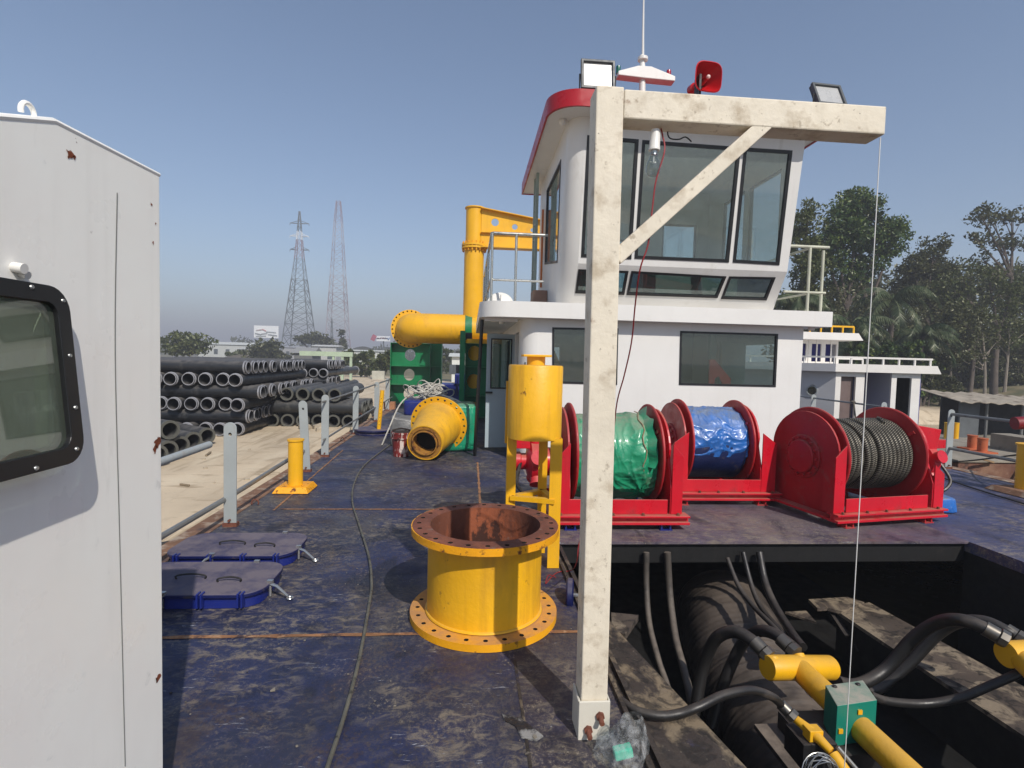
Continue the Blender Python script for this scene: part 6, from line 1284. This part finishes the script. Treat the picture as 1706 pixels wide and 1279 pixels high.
shed('dim long factory roof on the far horizon',470,600,577,580,170,20,'9a9a9c','a4a4a6')
# gantry crane
t=thing('gantry_crane','pale green low gantry crane behind the pipe stacks','gantry',(0,0,0)); t.location=(at(560,600,48).x,48,-.7); MW[t.name]=Matrix.Translation(t.location)
GC_=pmat('pale_green_steel','a4b49a',.6,var=.08); a=at(500,592,48); b=at(588,593,48)
zg=a.z+.25; MB().box((a.x,47.8,zg-.25),(b.x,48.1,zg+.15)).build('girder',GC_,t,smooth=0)
for px in (556,571,585): x=at(px,600,48).x; MB().box((x-.1,47.85,-.7),(x+.1,48.05,zg-.25)).build('leg',GC_,t,smooth=0)
bb=MB(); x0=at(556,600,48).x; x1=at(571,600,48).x; bb.bar((x0,47.95,zg-.3),((x0+x1)/2,47.95,-.2),.08,.08); bb.bar((x1,47.95,zg-.3),((x0+x1)/2,47.95,-.2),.08,.08); bb.bar((x0,47.95,-.3),(x1,47.95,-.3),.1,.1); bb.build('bracing',GC_,t,smooth=0)
b=MB().box((at(620,600,50).x,50,-.7),(at(640,600,50).x,50.6,.1)); tag(b.build('concrete_block',pmat('pale_concrete','b4b2a4',.9,var=.15),None,smooth=0),'pale concrete block lying in the scrub','block')
# rubble beside the dock edge
rng=random.Random(8)
for k in range(26):
    y=rng.uniform(15,30); x=-3.3-rng.random()*1.6-(y-15)*.05; s=rng.uniform(.08,.24); b=MB().ball((x,y,gz(x,y)+s*.3),s,rng.uniform(.7,1.4),rng.uniform(.7,1.3),rng.uniform(.4,.8),6)
    b.v=[(p[0]+.15*s*mnoise.noise(V(p)*9),p[1]+.15*s*mnoise.noise(V(p)*7),p[2]+.2*s*mnoise.noise(V(p)*8)) for p in b.v]
    tag(b.build('stone',pmat('pale_rubble','a89c88',.95,var=.25),None,smooth=0),'pale broken stone lying on the sand at the dock edge','stone','stones along the dock edge')
# ------------------------------------------------------------------ pylons
def pylon(label,pxb0,pxb1,pyb,pxt,pyt,dist,segs,waist,arms,mats,thick,name='power_pylon',wk=.24,tpf=.85):
    a=at(pxb0,pyb,dist); b=at(pxb1,pyb,dist); tp=at(pxt,pyt,dist); z0=-.8; H=tp.z-z0; cx=(a.x+b.x)/2; wb=abs(b.x-a.x)/2*1.0
    t=thing(name,label,'pylon',(cx,dist,z0)); 
    def hw(f): return wb*(1-f/waist)+waist_w*(f/waist) if f<waist else waist_w*(1-tpf*(f-waist)/(1-waist))
    waist_w=wb*wk
    def C(f): x=cx+(tp.x-cx)*f; w_=hw(f); z=z0+H*f; return [V((x+sx*w_,dist+sy*w_,z)) for sx,sy in ((-1,-1),(1,-1),(1,1),(-1,1))]
    bodies={}; run=0; prevk=None
    fsg=[1-(1-i/segs)**1.25 for i in range(segs+1)]
    for i in range(segs):
        f0,f1=fsg[i],fsg[i+1]; c0,c1=C(f0),C(f1); k=mats((f0+f1)/2)
        if k is not prevk: run+=1; prevk=k
        mb=bodies.setdefault(run,(MB(),k))[0]
        for j in range(4):
            j2=(j+1)%4; th=thick*(.6 if f0>.5 else 1)
            mb.bar(c0[j],c1[j],th,th); mb.bar(c0[j],c1[j2],th*.5,th*.5); mb.bar(c0[j2],c1[j],th*.5,th*.5); mb.bar(c1[j],c1[j2],th*.5,th*.5)
    for k,(mb,mm) in bodies.items(): mb.build('lattice',mm,t,smooth=0,merge=False)
    for f,L,k in arms:
        c=C(f); z=c[0].z; x=(c[0].x+c[1].x)/2; mb=MB()
        for s in (-1,1): mb.bar((x+s*hw(f),dist-hw(f),z),(x+s*L,dist,z),thick*.6,thick*.6); mb.bar((x+s*hw(f),dist+hw(f),z),(x+s*L,dist,z),thick*.6,thick*.6); mb.bar((x+s*hw(f),dist,z+L*.28),(x+s*L,dist,z),thick*.6,thick*.6); mb.bar((x+s*L,dist,z),(x+s*L,dist,z-L*.22),thick*.5,thick*.5)
        mb.build('cross_arm',k,t,smooth=0,merge=False)
    return t
PD=pmat('pylon_grey','5c6266',.7); PW=pmat('pylon_white','d0d2d4',.6); PR=pmat('pylon_hazed_red','84666a',.7); PP=pmat('pylon_hazed_pale_red','a49a9e',.7)  # pylon tones paled and greyed to carry distance haze
pylon('nearer dark lattice power pylon with a white painted middle arm section',474,524,578,499,352,180,15,.70,[(.92,3.0,PD),(.835,3.0,PW),(.745,3.0,PD)],lambda f: PW if .80<f<.88 else (PR if .70<f<.80 else PD),.24)
pylon('taller faint reddish lattice tower behind the nearer pylon',545,581,578,564,335,290,20,.88,[(.84,1.6,PP)],lambda f: PR if (int(f*7)%2==0) else PP,.30,'lattice_tower',.32,.45)
pylon('small thin lattice mast at the foot of the taller tower',550,556,580,553,529,150,9,.95,[(.9,.6,PD)],lambda f: PD,.12,'lattice_mast')
# billboards
def board(label,pxa,pxb,py0,py1,y,marks,name='billboard',legs=2):
    a=at(pxa,py1,y); b=at(pxb,py0,y); t=thing(name,label,'billboard',((a.x+b.x)/2,y,-.8)); MB().box((a.x,y,a.z),(b.x,y+.3,b.z)).build('panel',pmat('billboard_white','d8dadc',.6,var=.04),t,smooth=0)
    for k in range(legs): x=a.x+(b.x-a.x)*(k+.5)/legs; MB().box((x-.15,y+.31,-.8),(x+.15,y+.6,b.z)).build('leg',PD,t,smooth=0)
    for (u0,v0,u1,v1,c) in marks:
        p=V((a.x+(b.x-a.x)*u0,y-.03,a.z+(b.z-a.z)*v0)); q=V((a.x+(b.x-a.x)*u1,y-.03,a.z+(b.z-a.z)*v1)); MB().bar(p,q,.25 if c!='a05a6a' else 1.1,.16 if c!='a05a6a' else .05,(0,1,0)).build('printed_mark',pmat('mark_'+c,c,.7),t,smooth=0)
    return t
board('faded white billboard standing above the left trees',423,464,543,562,130,[(.05,.35,.3,.25,'8a8e92'),(.3,.3,.55,.38,'9a9ea2'),(.58,.28,.95,.2,'8a8e92'),(.1,.6,.35,.68,'b0a4a6'),(.35,.7,.5,.55,'b48a8c'),(.5,.5,.9,.46,'9a9ea2'),(.08,.12,.5,.16,'a0a4a8')])
board('distant white sign with a red emblem and dark letters near the green frame',627,650,560,568,140,[(-.3,.1,-.1,1.15,'a05a6a'),(.02,.55,.2,.55,'5a5054'),(.24,.5,.38,.7,'6a4a52'),(.42,.5,.5,.7,'6a4a52'),(.52,.7,.6,.5,'6a4a52'),(.64,.7,.72,.5,'4a4a5a'),(.76,.7,.82,.45,'4a5a7a'),(.88,.3,.95,.75,'4a6a9a')],'sign_board',1)
# far hazy ridge of trees and buildings on the horizon
rng=random.Random(4); mb=MB()
for _ in range(500):
    px=rng.uniform(200,860); y=rng.uniform(230,330); p=at(px,590,y); p.z=rng.uniform(-.5,6.5)*(.6+.4*math.sin(px*.05)); leaves(mb,p,4,14,1.2,rng,.7)
tag(mb.build('horizon_scrub',LF2,None,local=True,smooth=0,merge=False),'hazy tree line on the left horizon','tree line',kind='stuff')

# scrap and planks on the sand
rng=random.Random(15)
SCR=pmat('weathered_plank','8a7a62',.9,var=.3,spots=(('4a4236',6,.55,.1),)); SCD=pmat('dark_scrap','3a3632',.8,var=.3)
for k in range(18):
    x=-3.4-rng.random()*5; y=rng.uniform(5.5,13.5); a=rng.random()*3.14; L=rng.uniform(.15,.6); z=gz(x,y)+.02; d=V((math.cos(a),math.sin(a),0))*L/2; c=V((x,y,z))
    tag(MB().bar(c-d,c+d+V((0,0,rng.uniform(0,.04))),rng.uniform(.03,.09),.025).build('scrap_plank',SCR if k%3 else SCD,None,smooth=0),'small weathered scrap of wood lying on the sand','scrap','scraps lying on the sand')
for k in range(40):
    x=-3.2-rng.random()*5; y=rng.uniform(4.5,15); s_=rng.uniform(.02,.06); b=MB().ball((x,y,gz(x,y)+s_*.3),s_,rng.uniform(.7,1.4),rng.uniform(.7,1.3),rng.uniform(.4,.8),6)
    tag(b.build('pebble',pmat('pale_rubble','a89c88',.95),None,smooth=0),'small pebble lying on the sand beside the deck','pebble','pebbles on the sand')
